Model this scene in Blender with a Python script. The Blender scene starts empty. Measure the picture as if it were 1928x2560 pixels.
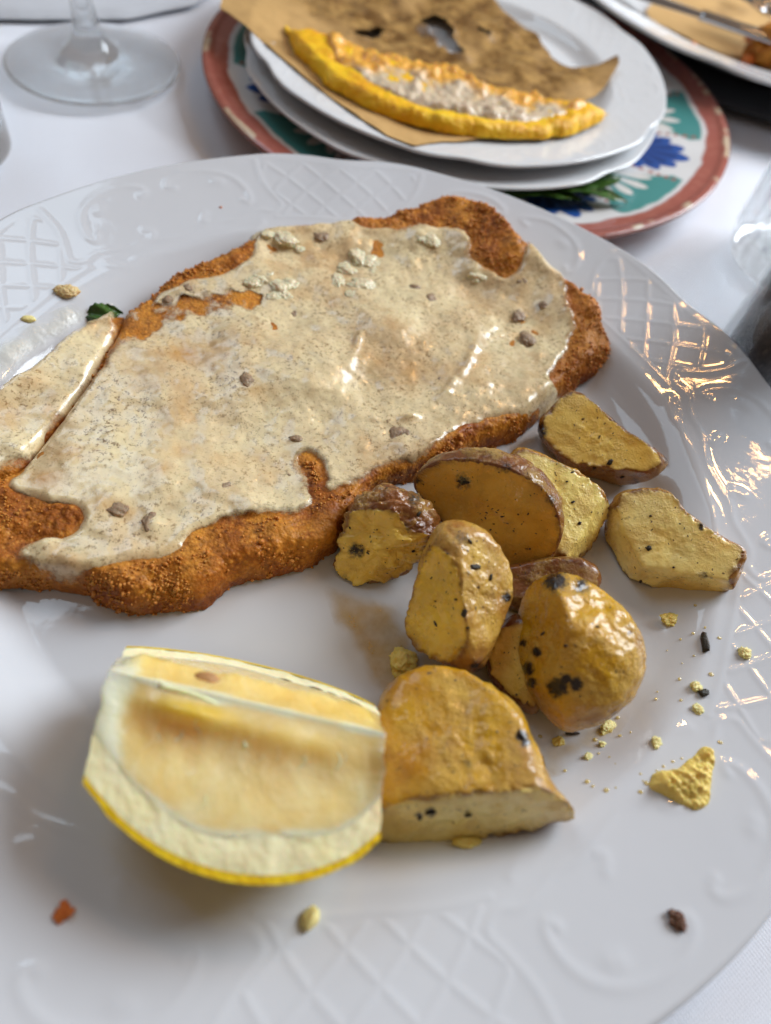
import bpy, bmesh, math, random
import numpy as np
from mathutils import Vector, Matrix

# ------------------------------------------------------------------ camera, world, lamps, exposure
CM = 0.01                                   # everything below is measured in centimetres
S = bpy.context.scene
COL = S.collection
PITCH, ROLL = math.radians(56.6427), math.radians(13.2907)
CAMP = np.array([1.3502, -12.3186, 17.788])
FPX = 1672.812                              # focal length in pixels of the 1928 x 2560 photograph
_f = np.array([0, math.cos(PITCH), -math.sin(PITCH)]); _r = np.array([1., 0, 0]); _u = np.cross(_r, _f)
RX = _r*math.cos(ROLL) + _u*math.sin(ROLL); UX = -_r*math.sin(ROLL) + _u*math.cos(ROLL)
cam = bpy.data.cameras.new('camera'); camo = bpy.data.objects.new('camera', cam); COL.objects.link(camo)
camo.matrix_world = Matrix(((RX[0], UX[0], -_f[0], CAMP[0]*CM), (RX[1], UX[1], -_f[1], CAMP[1]*CM),
                            (RX[2], UX[2], -_f[2], CAMP[2]*CM), (0, 0, 0, 1)))
cam.sensor_width = 36; cam.sensor_fit = 'AUTO'; cam.lens = FPX/2560*36
cam.clip_start = 0.005; cam.clip_end = 20
cam.dof.use_dof = True; cam.dof.focus_distance = 0.197; cam.dof.aperture_fstop = 6.3; cam.dof.aperture_blades = 0
S.camera = camo

W = bpy.data.worlds.new('World'); S.world = W; W.use_nodes = True
W.node_tree.nodes['Background'].inputs[0].default_value = (0.80, 0.62, 0.50, 1)
W.node_tree.nodes['Background'].inputs[1].default_value = 0.225

def area(name, loc, target, sx, sy, watts, color):
    l = bpy.data.lights.new(name, 'AREA'); l.shape = 'RECTANGLE'; l.size = sx; l.size_y = sy
    l.energy = watts; l.color = color
    o = bpy.data.objects.new(name, l); COL.objects.link(o); o.location = loc
    o.rotation_euler = (Vector(target) - Vector(loc)).to_track_quat('-Z', 'Y').to_euler()
    return o
area('window_light_right', (1.0, 0.85, 0.80), (0, 0.10, 0), 0.8, 0.8, 35.0, (0.84, 0.92, 1.0))
area('window_light_left', (-0.85, 0.85, 1.35), (-0.05, 0.15, 0), 0.8, 0.8, 6.5, (0.66, 0.83, 1.0))
def bulb(loc, watts, rad=0.017):
    l = bpy.data.lights.new('ceiling_bulb_light', 'POINT'); l.energy = watts; l.shadow_soft_size = rad; l.color = (1.0, 0.52, 0.18)
    o = bpy.data.objects.new('ceiling_bulb_light', l); COL.objects.link(o); o.location = loc
for b in ((0.30, 0.76, 1.12), (0.44, 0.90, 1.18), (0.36, 1.02, 1.26), (0.52, 0.72, 1.10), (0.24, 0.90, 1.22), (0.60, 0.98, 1.24)):
    bulb(b, 1.25)

S.view_settings.view_transform = 'Standard'; S.view_settings.look = 'None'
S.view_settings.exposure = 0.0; S.view_settings.gamma = 1; S.view_settings.use_curve_mapping = False
S.render.engine = 'CYCLES'
S.cycles.use_denoising = True
try: S.cycles.denoiser = 'OPENIMAGEDENOISE'
except Exception: pass
S.cycles.max_bounces = 10; S.cycles.transmission_bounces = 8; S.cycles.transparent_max_bounces = 8
S.cycles.caustics_reflective = False; S.cycles.caustics_refractive = True
S.cycles.sample_clamp_indirect = 6

random.seed(4); RNG = np.random.default_rng(11)

# ------------------------------------------------------------------ small maths
def at(px, py, z):
    """point of the place at height z (cm) seen at photograph coordinates (1666-wide view)"""
    px = px*1928/1666; py = py*1928/1666
    d = _f*FPX + (px-964)*RX + (1280-py)*UX
    return CAMP + d*((z-CAMP[2])/d[2])
def topx(P):
    v = np.asarray(P)-CAMP; z = v@_f
    return (964+FPX*(v@RX)/z)*1666/1928, (1280-FPX*(v@UX)/z)*1666/1928, z
def cr(pts, x0, y0, x1, w=1666):
    """coordinates read in an enlarged view back to the 1666-wide view"""
    s = (x1-x0)/w; k = 1666/1928
    return [((x0+a*s)*k, (y0+b*s)*k) for a, b in pts]

def _hash(ix, iy, iz, seed):
    h = (ix.astype(np.int64)*73856093) ^ (iy.astype(np.int64)*19349663) ^ (iz.astype(np.int64)*83492791) ^ (seed*2654435761 % (1 << 31))
    h = (h ^ (h >> 13))*1274126177 & 0xffffffff
    h = (h ^ (h >> 16))*2246822519 & 0xffffffff
    return ((h ^ (h >> 15)) & 0xffffff)/float(0xffffff)
def vnoise(p, seed=0):
    i = np.floor(p).astype(np.int64); f = p-i; f = f*f*(3-2*f); o = np.zeros(len(p))
    for a in (0, 1):
        for b in (0, 1):
            for c in (0, 1):
                w = (f[:, 0] if a else 1-f[:, 0])*(f[:, 1] if b else 1-f[:, 1])*(f[:, 2] if c else 1-f[:, 2])
                o += w*_hash(i[:, 0]+a, i[:, 1]+b, i[:, 2]+c, seed)
    return o*2-1
def fbm(p, octv=4, seed=0, gain=0.5):
    o = np.zeros(len(p)); a = 1.0; q = np.asarray(p, float)
    for k in range(octv):
        o += a*vnoise(q, seed+k*17); q = q*2.03+5.1; a *= gain
    return o
def worley(p, seed=0):
    i = np.floor(p).astype(np.int64); best = np.full(len(p), 9.0)
    for a in (-1, 0, 1):
        for b in (-1, 0, 1):
            for c in (-1, 0, 1):
                j = i+np.array([a, b, c])
                q = j+np.stack([_hash(j[:, 0], j[:, 1], j[:, 2], seed+s) for s in (1, 2, 3)], 1)
                best = np.minimum(best, ((p-q)**2).sum(1))
    return np.sqrt(best)
def sstep(a, b, x):
    t = np.clip((x-a)/(b-a), 0, 1); return t*t*(3-2*t)
def spline(pts, step, closed=True, smooth=2):
    p = np.array(pts, float)
    for _ in range(smooth):
        n = np.roll(p, -1, 0)
        if closed: p = np.stack([p*.75+n*.25, p*.25+n*.75], 1).reshape(-1, p.shape[1])
        else:
            q = np.stack([p[:-1]*.75+p[1:]*.25, p[:-1]*.25+p[1:]*.75], 1).reshape(-1, p.shape[1])
            p = np.vstack([p[:1], q, p[-1:]])
    if closed: p = np.vstack([p, p[:1]])
    L = np.r_[0, np.cumsum(np.linalg.norm(np.diff(p, axis=0), axis=1))]
    m = max(int(L[-1]/step), 6); t = np.linspace(0, L[-1], m, endpoint=not closed)
    return np.stack([np.interp(t, L, p[:, k]) for k in range(p.shape[1])], 1)
def sdf(q, poly, closed=True):
    """signed distance (inside positive) and nearest outline point, 2D"""
    A = poly; B = np.roll(poly, -1, 0)
    if not closed: A, B = A[:-1], B[:-1]
    AB = B-A; l2 = (AB**2).sum(1)+1e-12
    D = np.empty(len(q)); NP = np.empty((len(q), 2))
    for s in range(0, len(q), 4000):
        x = q[s:s+4000]
        t = np.clip(((x[:, None]-A)*AB).sum(2)/l2, 0, 1)
        n = A+t[..., None]*AB; d = ((x[:, None]-n)**2).sum(2); k = d.argmin(1); r = np.arange(len(x))
        dd = np.sqrt(d[r, k])
        if closed:
            yi = (A[:, 1] > x[:, 1:]) != (B[:, 1] > x[:, 1:])
            xi = A[:, 0]+(x[:, 1:]-A[:, 1])/np.where(abs(AB[:, 1]) < 1e-12, 1e-12, AB[:, 1])*AB[:, 0]
            ins = ((yi & (x[:, :1] < xi)).sum(1) % 2) == 1
            dd = np.where(ins, dd, -dd)
        D[s:s+4000] = dd; NP[s:s+4000] = n[r, k]
    return D, NP
def normals(v, f):
    f = np.asarray(f); n = np.zeros_like(v)
    a, b, c = v[f[:, 0]], v[f[:, 1]], v[f[:, 2]]
    fn = np.cross(b-a, c-a)
    if f.shape[1] == 4: fn = fn+np.cross(c-a, v[f[:, 3]]-a)
    for k in range(f.shape[1]): np.add.at(n, f[:, k], fn)
    return n/(np.linalg.norm(n, axis=1)[:, None]+1e-12)

# ------------------------------------------------------------------ objects
def mesh(name, v, f, mat, parent=None, base=None, smooth=True, attrs=None, colors=None):
    """ONE mesh object; v in cm (world). base: origin in cm (defaults to the parent's or the mesh's foot)"""
    v = np.asarray(v, float)
    if base is None:
        if parent is not None: base = np.array(parent['_b'])
        else: base = np.array([(v[:, 0].min()+v[:, 0].max())/2, (v[:, 1].min()+v[:, 1].max())/2, v[:, 2].min()])
    me = bpy.data.meshes.new(name)
    f = np.asarray(f) if not isinstance(f, list) else f
    vv = (v-base)*CM
    if isinstance(f, np.ndarray):
        n, k = f.shape
        me.vertices.add(len(vv)); me.vertices.foreach_set('co', vv.astype(np.float32).ravel())
        me.loops.add(n*k); me.loops.foreach_set('vertex_index', f.astype(np.int32).ravel())
        me.polygons.add(n); me.polygons.foreach_set('loop_start', np.arange(0, n*k, k, dtype=np.int32))
        try: me.polygons.foreach_set('loop_total', np.full(n, k, dtype=np.int32))
        except Exception: pass
        me.update(calc_edges=True)
    else:
        me.from_pydata(vv.tolist(), [], f); me.update()
    if smooth: me.polygons.foreach_set('use_smooth', np.ones(len(me.polygons), dtype=bool))
    for k, a in (attrs or {}).items():
        at_ = me.attributes.new(k, 'FLOAT', 'POINT'); at_.data.foreach_set('value', np.asarray(a, np.float32))
    for k, a in (colors or {}).items():
        at_ = me.attributes.new(k, 'FLOAT_COLOR', 'POINT')
        at_.data.foreach_set('color', np.c_[a, np.ones(len(a))].astype(np.float32).ravel())
    me.materials.append(mat)
    o = bpy.data.objects.new(name, me); COL.objects.link(o)
    o['_b'] = list(base)
    if parent is not None:
        o.parent = parent; o.location = [(base[i]-parent['_b'][i])*CM for i in range(3)]
    else: o.location = [x*CM for x in base]
    return o
def tag(o, label, cat, group=None):
    o['label'] = label; o['category'] = cat
    if group: o['group'] = group
    return o
def thing(name, label, cat, base, group=None):
    o = bpy.data.objects.new(name, None); COL.objects.link(o); o.empty_display_size = 0.01
    o.location = [x*CM for x in base]; o['_b'] = [float(x) for x in base]
    return tag(o, label, cat, group)
def ico(sub):
    bm = bmesh.new(); bmesh.ops.create_icosphere(bm, subdivisions=sub, radius=1)
    v = np.array([x.co[:] for x in bm.verts]); f = np.array([[x.index for x in p.verts] for p in bm.faces]); bm.free()
    return v, f
ICO = {k: ico(k) for k in (2, 3, 4, 5, 6, 7)}
def gridf(n, m, wrap=False):
    """quads of an n x m vertex grid (m wraps round)"""
    i, j = np.meshgrid(np.arange(n-1), np.arange(m if wrap else m-1), indexing='ij'); i = i.ravel(); j = j.ravel(); j2 = (j+1) % m
    return np.stack([i*m+j, i*m+j2, (i+1)*m+j2, (i+1)*m+j], 1)
def lathe(prof, n=96, c=(0, 0, 0), rfun=None):
    th = np.linspace(0, 2*np.pi, n, endpoint=False); prof = np.array(prof, float)
    v = []
    for r, z in prof:
        k = rfun(th, r, z) if rfun is not None else 1.0
        v.append(np.stack([c[0]+r*k*np.cos(th), c[1]+r*k*np.sin(th), np.full(n, c[2]+z)], 1))
    return np.vstack(v), gridf(len(prof), n, True)
def tube(path, rad, n=8):
    p = np.array(path, float); rad = np.broadcast_to(rad, len(p)); t = np.gradient(p, axis=0); t /= np.linalg.norm(t, axis=1)[:, None]+1e-9
    v = []; up = np.array([.13, .31, .94])
    for k in range(len(p)):
        a = np.cross(t[k], up); a /= np.linalg.norm(a); b = np.cross(a, t[k]); th = np.linspace(0, 2*np.pi, n, endpoint=False)
        v.append(p[k]+rad[k]*(np.cos(th)[:, None]*a+np.sin(th)[:, None]*b))
    v = np.vstack(v+[p[:1], p[-1:]]); f = gridf(len(p), n, True).tolist(); e = len(v)
    f += [[(k+1) % n, k, e-2] for k in range(n)]+[[(len(p)-1)*n+k, (len(p)-1)*n+(k+1) % n, e-1] for k in range(n)]
    return v, f
def join(parts):
    vs, fs, o = [], [], 0
    for v, f in parts:
        vs.append(v); fs.append(np.asarray(f)+o); o += len(v)
    return np.vstack(vs), np.vstack(fs)

# ------------------------------------------------------------------ materials
def N(nt, typ, inp=None, **props):
    n = nt.nodes.new(typ)
    for k, v in props.items(): setattr(n, k, v)
    for k, v in (inp or {}).items():
        s = n.inputs[k]
        if isinstance(v, bpy.types.NodeSocket): nt.links.new(v, s)
        else: s.default_value = v
    return n
def c4(c): return (c[0], c[1], c[2], 1)
def srgb(r, g, b):
    return tuple(((x/255+0.055)/1.055)**2.4 if x > 10 else x/255/12.92 for x in (r, g, b))
class Mat:
    def __init__(s, name, base=(.8, .8, .8), rough=.5, spec=.5, **kw):
        s.m = bpy.data.materials.new(name); s.m.use_nodes = True; s.nt = s.m.node_tree
        s.p = s.nt.nodes['Principled BSDF']
        s.p.inputs['Base Color'].default_value = c4(base); s.p.inputs['Roughness'].default_value = rough
        s.p.inputs['Specular IOR Level'].default_value = spec
        for k, v in kw.items(): s.p.inputs[k.replace('_', ' ')].default_value = v
        tc = N(s.nt, 'ShaderNodeTexCoord')
        s.co = N(s.nt, 'ShaderNodeVectorMath', {0: tc.outputs['Object'], 1: (100, 100, 100)}, operation='MULTIPLY').outputs[0]
    def set(s, k, v):
        if isinstance(v, bpy.types.NodeSocket): s.nt.links.new(v, s.p.inputs[k])
        else: s.p.inputs[k].default_value = v
    def noise(s, scale, detail=4, rough=.55, co=None, dist=0):
        return N(s.nt, 'ShaderNodeTexNoise', {'Vector': co or s.co, 'Scale': scale, 'Detail': detail, 'Roughness': rough, 'Distortion': dist}).outputs[0]
    def voro(s, scale, feature='F1', out='Distance'):
        return N(s.nt, 'ShaderNodeTexVoronoi', {'Vector': s.co, 'Scale': scale}, feature=feature).outputs[out]
    def ramp(s, fac, stops, interp='LINEAR'):
        r = N(s.nt, 'ShaderNodeValToRGB', {'Fac': fac}); e = r.color_ramp; e.interpolation = interp
        while len(e.elements) < len(stops): e.elements.new(.5)
        for el, (p, c) in zip(e.elements, stops):
            el.position = p; el.color = c4(c) if not isinstance(c, (int, float)) else (c, c, c, 1)
        return r.outputs[0]
    def attr(s, name, col=False):
        return N(s.nt, 'ShaderNodeAttribute', attribute_name=name).outputs['Color' if col else 'Fac']
    def mix(s, f, a, b, blend='MIX'):
        n = N(s.nt, 'ShaderNodeMix', data_type='RGBA', blend_type=blend)
        for i, v in ((0, f), (6, a), (7, b)):
            if isinstance(v, bpy.types.NodeSocket): s.nt.links.new(v, n.inputs[i])
            else: n.inputs[i].default_value = v if i == 0 else c4(v)
        return n.outputs[2]
    def math(s, op, a, b=0.5, clamp=False):
        n = N(s.nt, 'ShaderNodeMath', {0: a, 1: b}, operation=op, use_clamp=clamp); return n.outputs[0]
    def bump(s, h, dist, strength=1.0):
        b = N(s.nt, 'ShaderNodeBump', {'Height': h, 'Distance': dist*CM, 'Strength': strength})
        s.set('Normal', b.outputs[0]); return s

def porcelain(name, tint=(.605, .615, .64)):
    m = Mat(name, tint, .09, .5)
    n = m.noise(.35, 3); m.set('Roughness', m.ramp(n, [(.3, .02), (.7, .05)]))
    m.set('Base Color', m.mix(m.ramp(m.noise(.22, 4), [(.35, 0), (.75, 1)]), tint, tuple(x*.965 for x in tint)))
    return m.bump(m.noise(1.3, 2), .004).m
M_PORC = porcelain('white_porcelain')
M_PORC2 = porcelain('white_porcelain_side_plate', (.70, .71, .72))

def cloth_mat(name, col):
    m = Mat(name, col, .85, .2, Sheen_Weight=.15)
    wx = N(m.nt, 'ShaderNodeTexWave', {'Vector': m.co, 'Scale': 5.2, 'Distortion': .6, 'Detail': 1}, bands_direction='X').outputs[0]
    wy = N(m.nt, 'ShaderNodeTexWave', {'Vector': m.co, 'Scale': 5.2, 'Distortion': .6, 'Detail': 1}, bands_direction='DIAGONAL').outputs[0]
    h = m.math('ADD', m.math('MULTIPLY', wx, wy), m.math('MULTIPLY', m.noise(9, 2), .4))
    m.set('Base Color', m.mix(m.ramp(h, [(.2, 0), (.9, 1)]), tuple(x*.93 for x in col), col))
    return m.bump(h, .02, .7).m
M_CLOTH = cloth_mat('white_linen', (.84, .87, .94))
M_GREY = cloth_mat('grey_weave', (.58, .60, .64))

def crust_mat():
    m = Mat('fried_breadcrumb', (.4, .17, .04), .5, .22, Subsurface_Weight=.15, Subsurface_Scale=.004, Coat_Weight=.06, Coat_Roughness=.2)
    m.p.inputs['Subsurface Radius'].default_value = (1, .4, .15)
    a = m.ramp(m.noise(.55, 5), [(.28, srgb(116, 56, 14)), (.40, srgb(176, 102, 28)), (.52, srgb(220, 150, 52)), (.66, srgb(150, 78, 20))])
    b = m.ramp(m.voro(7.0), [(.1, srgb(222, 158, 72)), (.40, srgb(172, 100, 32)), (.75, srgb(100, 50, 16))])
    c = m.mix(m.ramp(m.noise(2.2, 3), [(.35, .15), (.65, .7)]), a, b)
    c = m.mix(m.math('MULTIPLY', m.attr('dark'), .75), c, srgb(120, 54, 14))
    m.set('Base Color', c)
    m.set('Roughness', m.ramp(m.noise(3, 3), [(.35, .28), (.65, .6)]))
    h = m.math('ADD', m.math('MULTIPLY', m.noise(9, 5, .7), .8), m.math('MULTIPLY', m.voro(11), -.7))
    return m.bump(h, .045, .7).m
M_CRUST = crust_mat()
def crumb_mat(name, c0, c1, rough=.5):
    m = Mat(name, c0, rough, .4, Subsurface_Weight=.2, Subsurface_Scale=.003)
    m.set('Base Color', m.mix(m.noise(4, 4), c0, c1))
    return m.bump(m.noise(14, 4), .04).m
M_CRUMB = crumb_mat('golden_crumb', srgb(216, 148, 60), srgb(168, 94, 28))
M_BREADCRUMB = crumb_mat('fried_crumb', srgb(222, 128, 52), srgb(172, 82, 26))
M_BURNT = crumb_mat('burnt_crumb', srgb(120, 80, 50), srgb(42, 26, 18))
M_MASH = crumb_mat('potato_mash', srgb(238, 216, 128), srgb(222, 186, 76), .3)
M_MASHPALE = crumb_mat('pale_potato_mash', srgb(238, 226, 162), srgb(224, 204, 120), .35)

def sauce_mat(name, light=srgb(230, 213, 170), mid=srgb(219, 195, 153)):
    m = Mat(name, light, .3, .5, Subsurface_Weight=.25, Subsurface_Scale=.004, Coat_Weight=.45, Coat_Roughness=.08)
    m.p.inputs['Subsurface Radius'].default_value = (1, .75, .4)
    a = m.mix(m.ramp(m.noise(.45, 4), [(.35, 0), (.65, 1)]), light, mid)
    spk = m.math('MULTIPLY', m.ramp(m.noise(7.0, 5, .8), [(.53, 0), (.60, 1)]), m.ramp(m.noise(.6, 3), [(.36, .3), (.60, 1.0)]))
    a = m.mix(m.math('MULTIPLY', spk, .9), a, srgb(128, 100, 64))
    spk2 = m.ramp(m.noise(3.4, 6, .8, dist=.6), [(.66, 0), (.72, 1)])
    a = m.mix(m.math('MULTIPLY', spk2, .7), a, srgb(120, 96, 62))
    a = m.mix(m.ramp(m.noise(.8, 2), [(.56, 0), (.72, .55)]), a, srgb(208, 196, 156))
    a = m.mix(m.ramp(m.noise(.38, 5, .7), [(.52, 0), (.66, .55)]), a, srgb(186, 146, 96))
    a = m.mix(m.math('MULTIPLY', m.attr('thin'), .75), a, srgb(200, 150, 84))
    m.set('Base Color', a)
    al = m.math('SUBTRACT', m.math('ADD', m.attr('cover'), m.math('MULTIPLY', m.math('SUBTRACT', m.noise(4, 5, .7), .5), .9)), m.math('MULTIPLY', m.attr('thin'), .35))
    m.set('Alpha', m.ramp(al, [(.15, 0), (.55, 1)]))
    m.set('Roughness', m.ramp(m.noise(2.2, 4), [(.35, .16), (.7, .46)]))
    h = m.math('ADD', m.math('MULTIPLY', m.noise(6, 4, .6), .6), m.math('MULTIPLY', m.noise(1.2, 2), 1.6))
    return m.bump(h, .035, .6).m
M_SAUCE = sauce_mat('cream_cheese_sauce')
def cheese_mat():
    m = Mat('blue_cheese', srgb(204, 206, 190), .4, .5, Subsurface_Weight=.3, Subsurface_Scale=.004, Coat_Weight=.3, Coat_Roughness=.15)
    m.set('Base Color', m.ramp(m.noise(2.6, 4), [(.30, srgb(184, 178, 146)), (.42, srgb(218, 204, 166)), (.7, srgb(228, 216, 184))]))
    return m.bump(m.noise(6, 4), .05).m
M_CHEESE = cheese_mat()
M_GREYBIT = crumb_mat('grey_mushroom', srgb(186, 158, 124), srgb(104, 82, 66), .35)
M_HERB = crumb_mat('dried_rosemary', srgb(58, 50, 30), srgb(18, 15, 10), .5)

def potato_mat(name, skin, skin2, flesh, flesh2, edge=srgb(112, 58, 20), gloss=.3):
    m = Mat(name, flesh, gloss, .35, Subsurface_Weight=.22, Subsurface_Scale=.005, Coat_Weight=.55, Coat_Roughness=.10)
    m.p.inputs['Subsurface Radius'].default_value = (1, .8, .3)
    tan = srgb(216, 180, 84)
    big = m.noise(.7, 5, .6); dry = m.ramp(m.math('ADD', m.math('MULTIPLY', m.noise(.9, 4, .6), .75), m.math('MULTIPLY', m.noise(6, 3, .6), .25)), [(.46, 0), (.58, 1)])
    sk = m.mix(m.ramp(big, [(.36, 0), (.62, 1)]), skin, skin2)
    sk = m.mix(m.math('MULTIPLY', dry, .45), sk, tan)
    sk = m.mix(m.ramp(m.noise(.5, 5, .65), [(.50, 0), (.66, .75)]), sk, srgb(140, 84, 30))
    fl = m.mix(m.ramp(big, [(.36, 0), (.64, 1)]), flesh, flesh2)
    fl = m.mix(m.math('MULTIPLY', dry, .35), fl, tan)
    fl = m.mix(m.ramp(m.noise(.6, 5, .65), [(.54, 0), (.72, .5)]), fl, srgb(176, 120, 36))
    n = m.math('ADD', m.attr('flesh'), m.math('MULTIPLY', m.math('SUBTRACT', m.noise(4, 4), .5), .6))
    c = m.mix(m.ramp(n, [(.36, 0), (.58, 1)]), sk, fl)
    e = m.math('MULTIPLY', m.attr('rim'), m.ramp(m.noise(1.6, 5, .65), [(.38, 0), (.58, 1)]))
    c = m.mix(m.math('MULTIPLY', e, .85), c, edge)
    c = m.mix(m.math('MULTIPLY', m.math('MULTIPLY', m.ramp(m.noise(14, 3, .6), [(.56, 0), (.72, 1)]), .4), m.math('SUBTRACT', 1.0, m.attr('flesh'))), c, edge)
    sp = m.ramp(m.noise(7.5, 2, .5), [(.70, 0), (.73, 1)])
    c = m.mix(m.math('MULTIPLY', sp, .9), c, srgb(70, 42, 20))
    sp2 = m.ramp(m.noise(3.2, 4, .6), [(.70, 0), (.74, 1)])
    c = m.mix(m.math('MULTIPLY', sp2, .8), c, srgb(84, 52, 24))
    ch = m.math('MULTIPLY', m.attr('char'), m.math('ADD', -.15, m.math('MULTIPLY', m.noise(6, 5, .7), 2.2)))
    c = m.mix(m.ramp(ch, [(.3, 0), (.62, 1)]), c, srgb(36, 24, 18))
    m.set('Base Color', c)
    m.set('Roughness', m.math('ADD', m.math('MULTIPLY', dry, .28), gloss*.55))
    h = m.math('ADD', m.math('MULTIPLY', m.noise(4, 5, .65), .45), m.math('MULTIPLY', m.noise(15, 4, .7), m.math('ADD', .5, m.math('MULTIPLY', dry, .9))))
    return m.bump(h, .045, .85).m

def simple(name, col, rough, **k): return Mat(name, col, rough, **k).m
def glass_mat(name, rough=.0, col=(1, 1, 1), ior=1.47, clear=.35):
    m = Mat(name, col, rough, .5, Transmission_Weight=1.0, IOR=ior); nt = m.nt
    tr = N(nt, 'ShaderNodeBsdfTransparent', {'Color': (.97, .98, .98, 1)}); mx = N(nt, 'ShaderNodeMixShader', {0: clear, 1: m.p.outputs[0], 2: tr.outputs[0]})
    nt.links.new(mx.outputs[0], nt.nodes['Material Output'].inputs[0]); return m.m
M_GLASS = glass_mat('clear_glass'); M_GLASS2 = glass_mat('thick_shaker_glass', clear=.6)
M_STEEL = simple('polished_steel', (.55, .56, .58), .16, Metallic=1.0)

# ------------------------------------------------------------------ the setting: the table
def tablecloth():
    xs = np.linspace(-75, 75, 320); ys = np.linspace(-40, 100, 300)
    X, Y = np.meshgrid(xs, ys, indexing='ij'); p = np.stack([X.ravel(), Y.ravel(), np.zeros(X.size)], 1)
    z = .5*fbm(p*[.06, .035, 1], 3, 3)+.20*fbm(p*[.25, .12, 1], 3, 9)-.25*np.exp(-((p[:, 0]*.35+p[:, 1]-14+2*vnoise(p*[.15, .15, 1], 4))/.5)**2)
    p[:, 2] = -.35+.35*np.clip(z, -1, .95)
    o = mesh('tablecloth', p, gridf(320, 300), M_CLOTH, base=(0, 0, -.35)); o['kind'] = 'structure'; return o
tablecloth()
# ------------------------------------------------------------------ dinner plate with its embossed rim
def rim_relief(u, r, k=1.0):
    """height (cm) of the embossing at sector angle u (deg, -30..30) and radius r on a 15 cm plate"""
    s = np.radians(u)*13.0; q = np.stack([s, r], 1); h = np.zeros(len(q))
    ub = np.interp(r, [11.9, 12.2, 12.55, 12.9, 13.7, 14.5], [12, 12, 10.3, 11.5, 13.2, 13.2])
    inside = sstep(.3, -.4, abs(u)-ub+.6)*sstep(11.95, 12.15, r)*sstep(14.75, 14.5, r)
    for sg in (1, -1):
        a = (s*1.02+sg*(r-13.2))/1.36; d = abs(a-np.round(a))*1.36/1.41
        h = np.maximum(h, .013*np.exp(-(d/.10)**2)*inside)
    def ridge(pts, hh, w, taper=True):
        pl = np.array([(math.radians(a)*13.0, b) for a, b in pts]); pl = spline(pl, .12, False, 3)
        d, npt = sdf(q, pl, False); d = abs(d)
        return hh*np.exp(-(d/(w*1.6))**2)
    R = []
    for sg in (1, -1):
        m = lambda L: [(sg*a, b) for a, b in L]
        R.append(ridge(m([(13.4, 14.7), (13.3, 13.75), (11.6, 12.95), (10.3, 12.55), (12.3, 12.2), (14.6, 12.4), (17, 12.25), (20, 12.0), (23, 12.1), (27, 11.85), (31, 11.75)]), .045, .075))
        R.append(ridge(m([(17.2, 12.95), (16.4, 12.75), (15.7, 13.0), (16.3, 13.6), (18.0, 14.15), (21, 14.5), (25, 14.62), (28, 14.35), (28.4, 14.05), (27.3, 13.98)]), .065, .085))
        R.append(ridge(m([(15.0, 11.75), (17.5, 11.35), (21, 11.5), (25, 11.3), (31, 11.2)]), .05, .10))
        R.append(ridge(m([(0, 11.9), (6, 11.93), (12, 11.98)]), .04, .07))
        R.append(ridge(m([(20.0, 13.9), (20.6, 13.95)]), .07, .13))
        R.append(ridge(m([(24.5, 12.55), (25.6, 12.3), (24.8, 12.15)]), .05, .10))
        R.append(ridge(m([(-1.5, 14.55), (0, 14.75), (6, 14.7), (12, 14.85)]), .03, .08))
    return np.maximum(h, np.max(R, 0)*.27)*k
def plate_z(r):
    return .45+.86*sstep(9.7, 11.55, r)+.95*np.clip((r-10.6)/4.4, 0, 1)**1.2
def edge_r(u):
    return 1+(-.016*np.exp(-((u+.5)/4.6)**2)+.004*np.exp(-((abs(u)-11)/4)**2)+.003*np.cos(np.radians(u*6)))
def embossed_plate(name, c, R, mat, label, cat, nth=1800, nr=120, phase=45., group=None, depth=1.0):
    k = R/15.0; per = nth//6
    u = np.linspace(-30, 30, per, endpoint=False)
    rr = np.r_[np.linspace(0, 9.4, 26), np.linspace(9.6, 11.0, 24), np.linspace(11.05, 15.0, nr)]
    Ug, Rg = np.meshgrid(u, rr); rel = np.zeros(Ug.shape)
    big = rr > 10.9
    rel[big] = rim_relief(Ug[big].ravel(), Rg[big].ravel()).reshape(-1, per)*sstep(10.95, 11.3, Rg[big])
    th = np.radians(np.concatenate([u+phase+60*j for j in range(6)]))
    Uall = np.tile(u, 6); V = []
    def ring(r, z):
        f = 1+(edge_r(Uall)-1)*np.clip((r-11)/4, 0, 1)
        return np.stack([r*f*np.cos(th), r*f*np.sin(th), np.broadcast_to(z, len(th))], 1)
    for i, r in enumerate(rr): V.append(ring(r, plate_z(np.array(r))*depth+np.tile(rel[i], 6)))
    ze = float(plate_z(np.array(15.))*depth)
    prof = [(15.09, ze-.03), (15.14, ze-.10), (15.10, ze-.19), (14.96, ze-.25), (14.2, ze-.42), (12.6, ze-.82), (11.6, ze-1.12), (10.2, ze-1.75), (9.5, .12), (9.35, .0), (8.7, .0), (8.5, .16), (0, .2)]
    for r, z in prof: V.append(ring(r, z))
    v = np.vstack(V); f = gridf(len(V), nth, True)
    v = v*[k, k, k]+np.array([c[0], c[1], c[2]])
    o = mesh(name, v, f, mat, base=c); tag(o, label, cat, group); return o
embossed_plate('dinner_plate', (0, 0, 0), 15.0, M_PORC, 'large white dinner plate with embossed lattice rim under the breaded cutlet', 'plate')

# ------------------------------------------------------------------ breaded cutlet
def flat_heights(pts, h):
    """photo points -> world x,y on the plate surface raised by h (cm, per point)"""
    out = []
    for (x, y), hh in zip(pts, h):
        z = .5
        for _ in range(8):
            p = at(x, y, z+hh); z = float(bed(np.array([math.hypot(p[0], p[1])]))[0])
        out.append(p[:2])
    return np.array(out)
def bed(r):                                  # what the stiff cutlet rests on: floor of the well, lifting over the rim
    return .48+.55*sstep(9.0, 12.2, r)+.75*np.clip((r-11.2)/3.8, 0, 1)**1.2+.12*sstep(10, 12, r)

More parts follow.
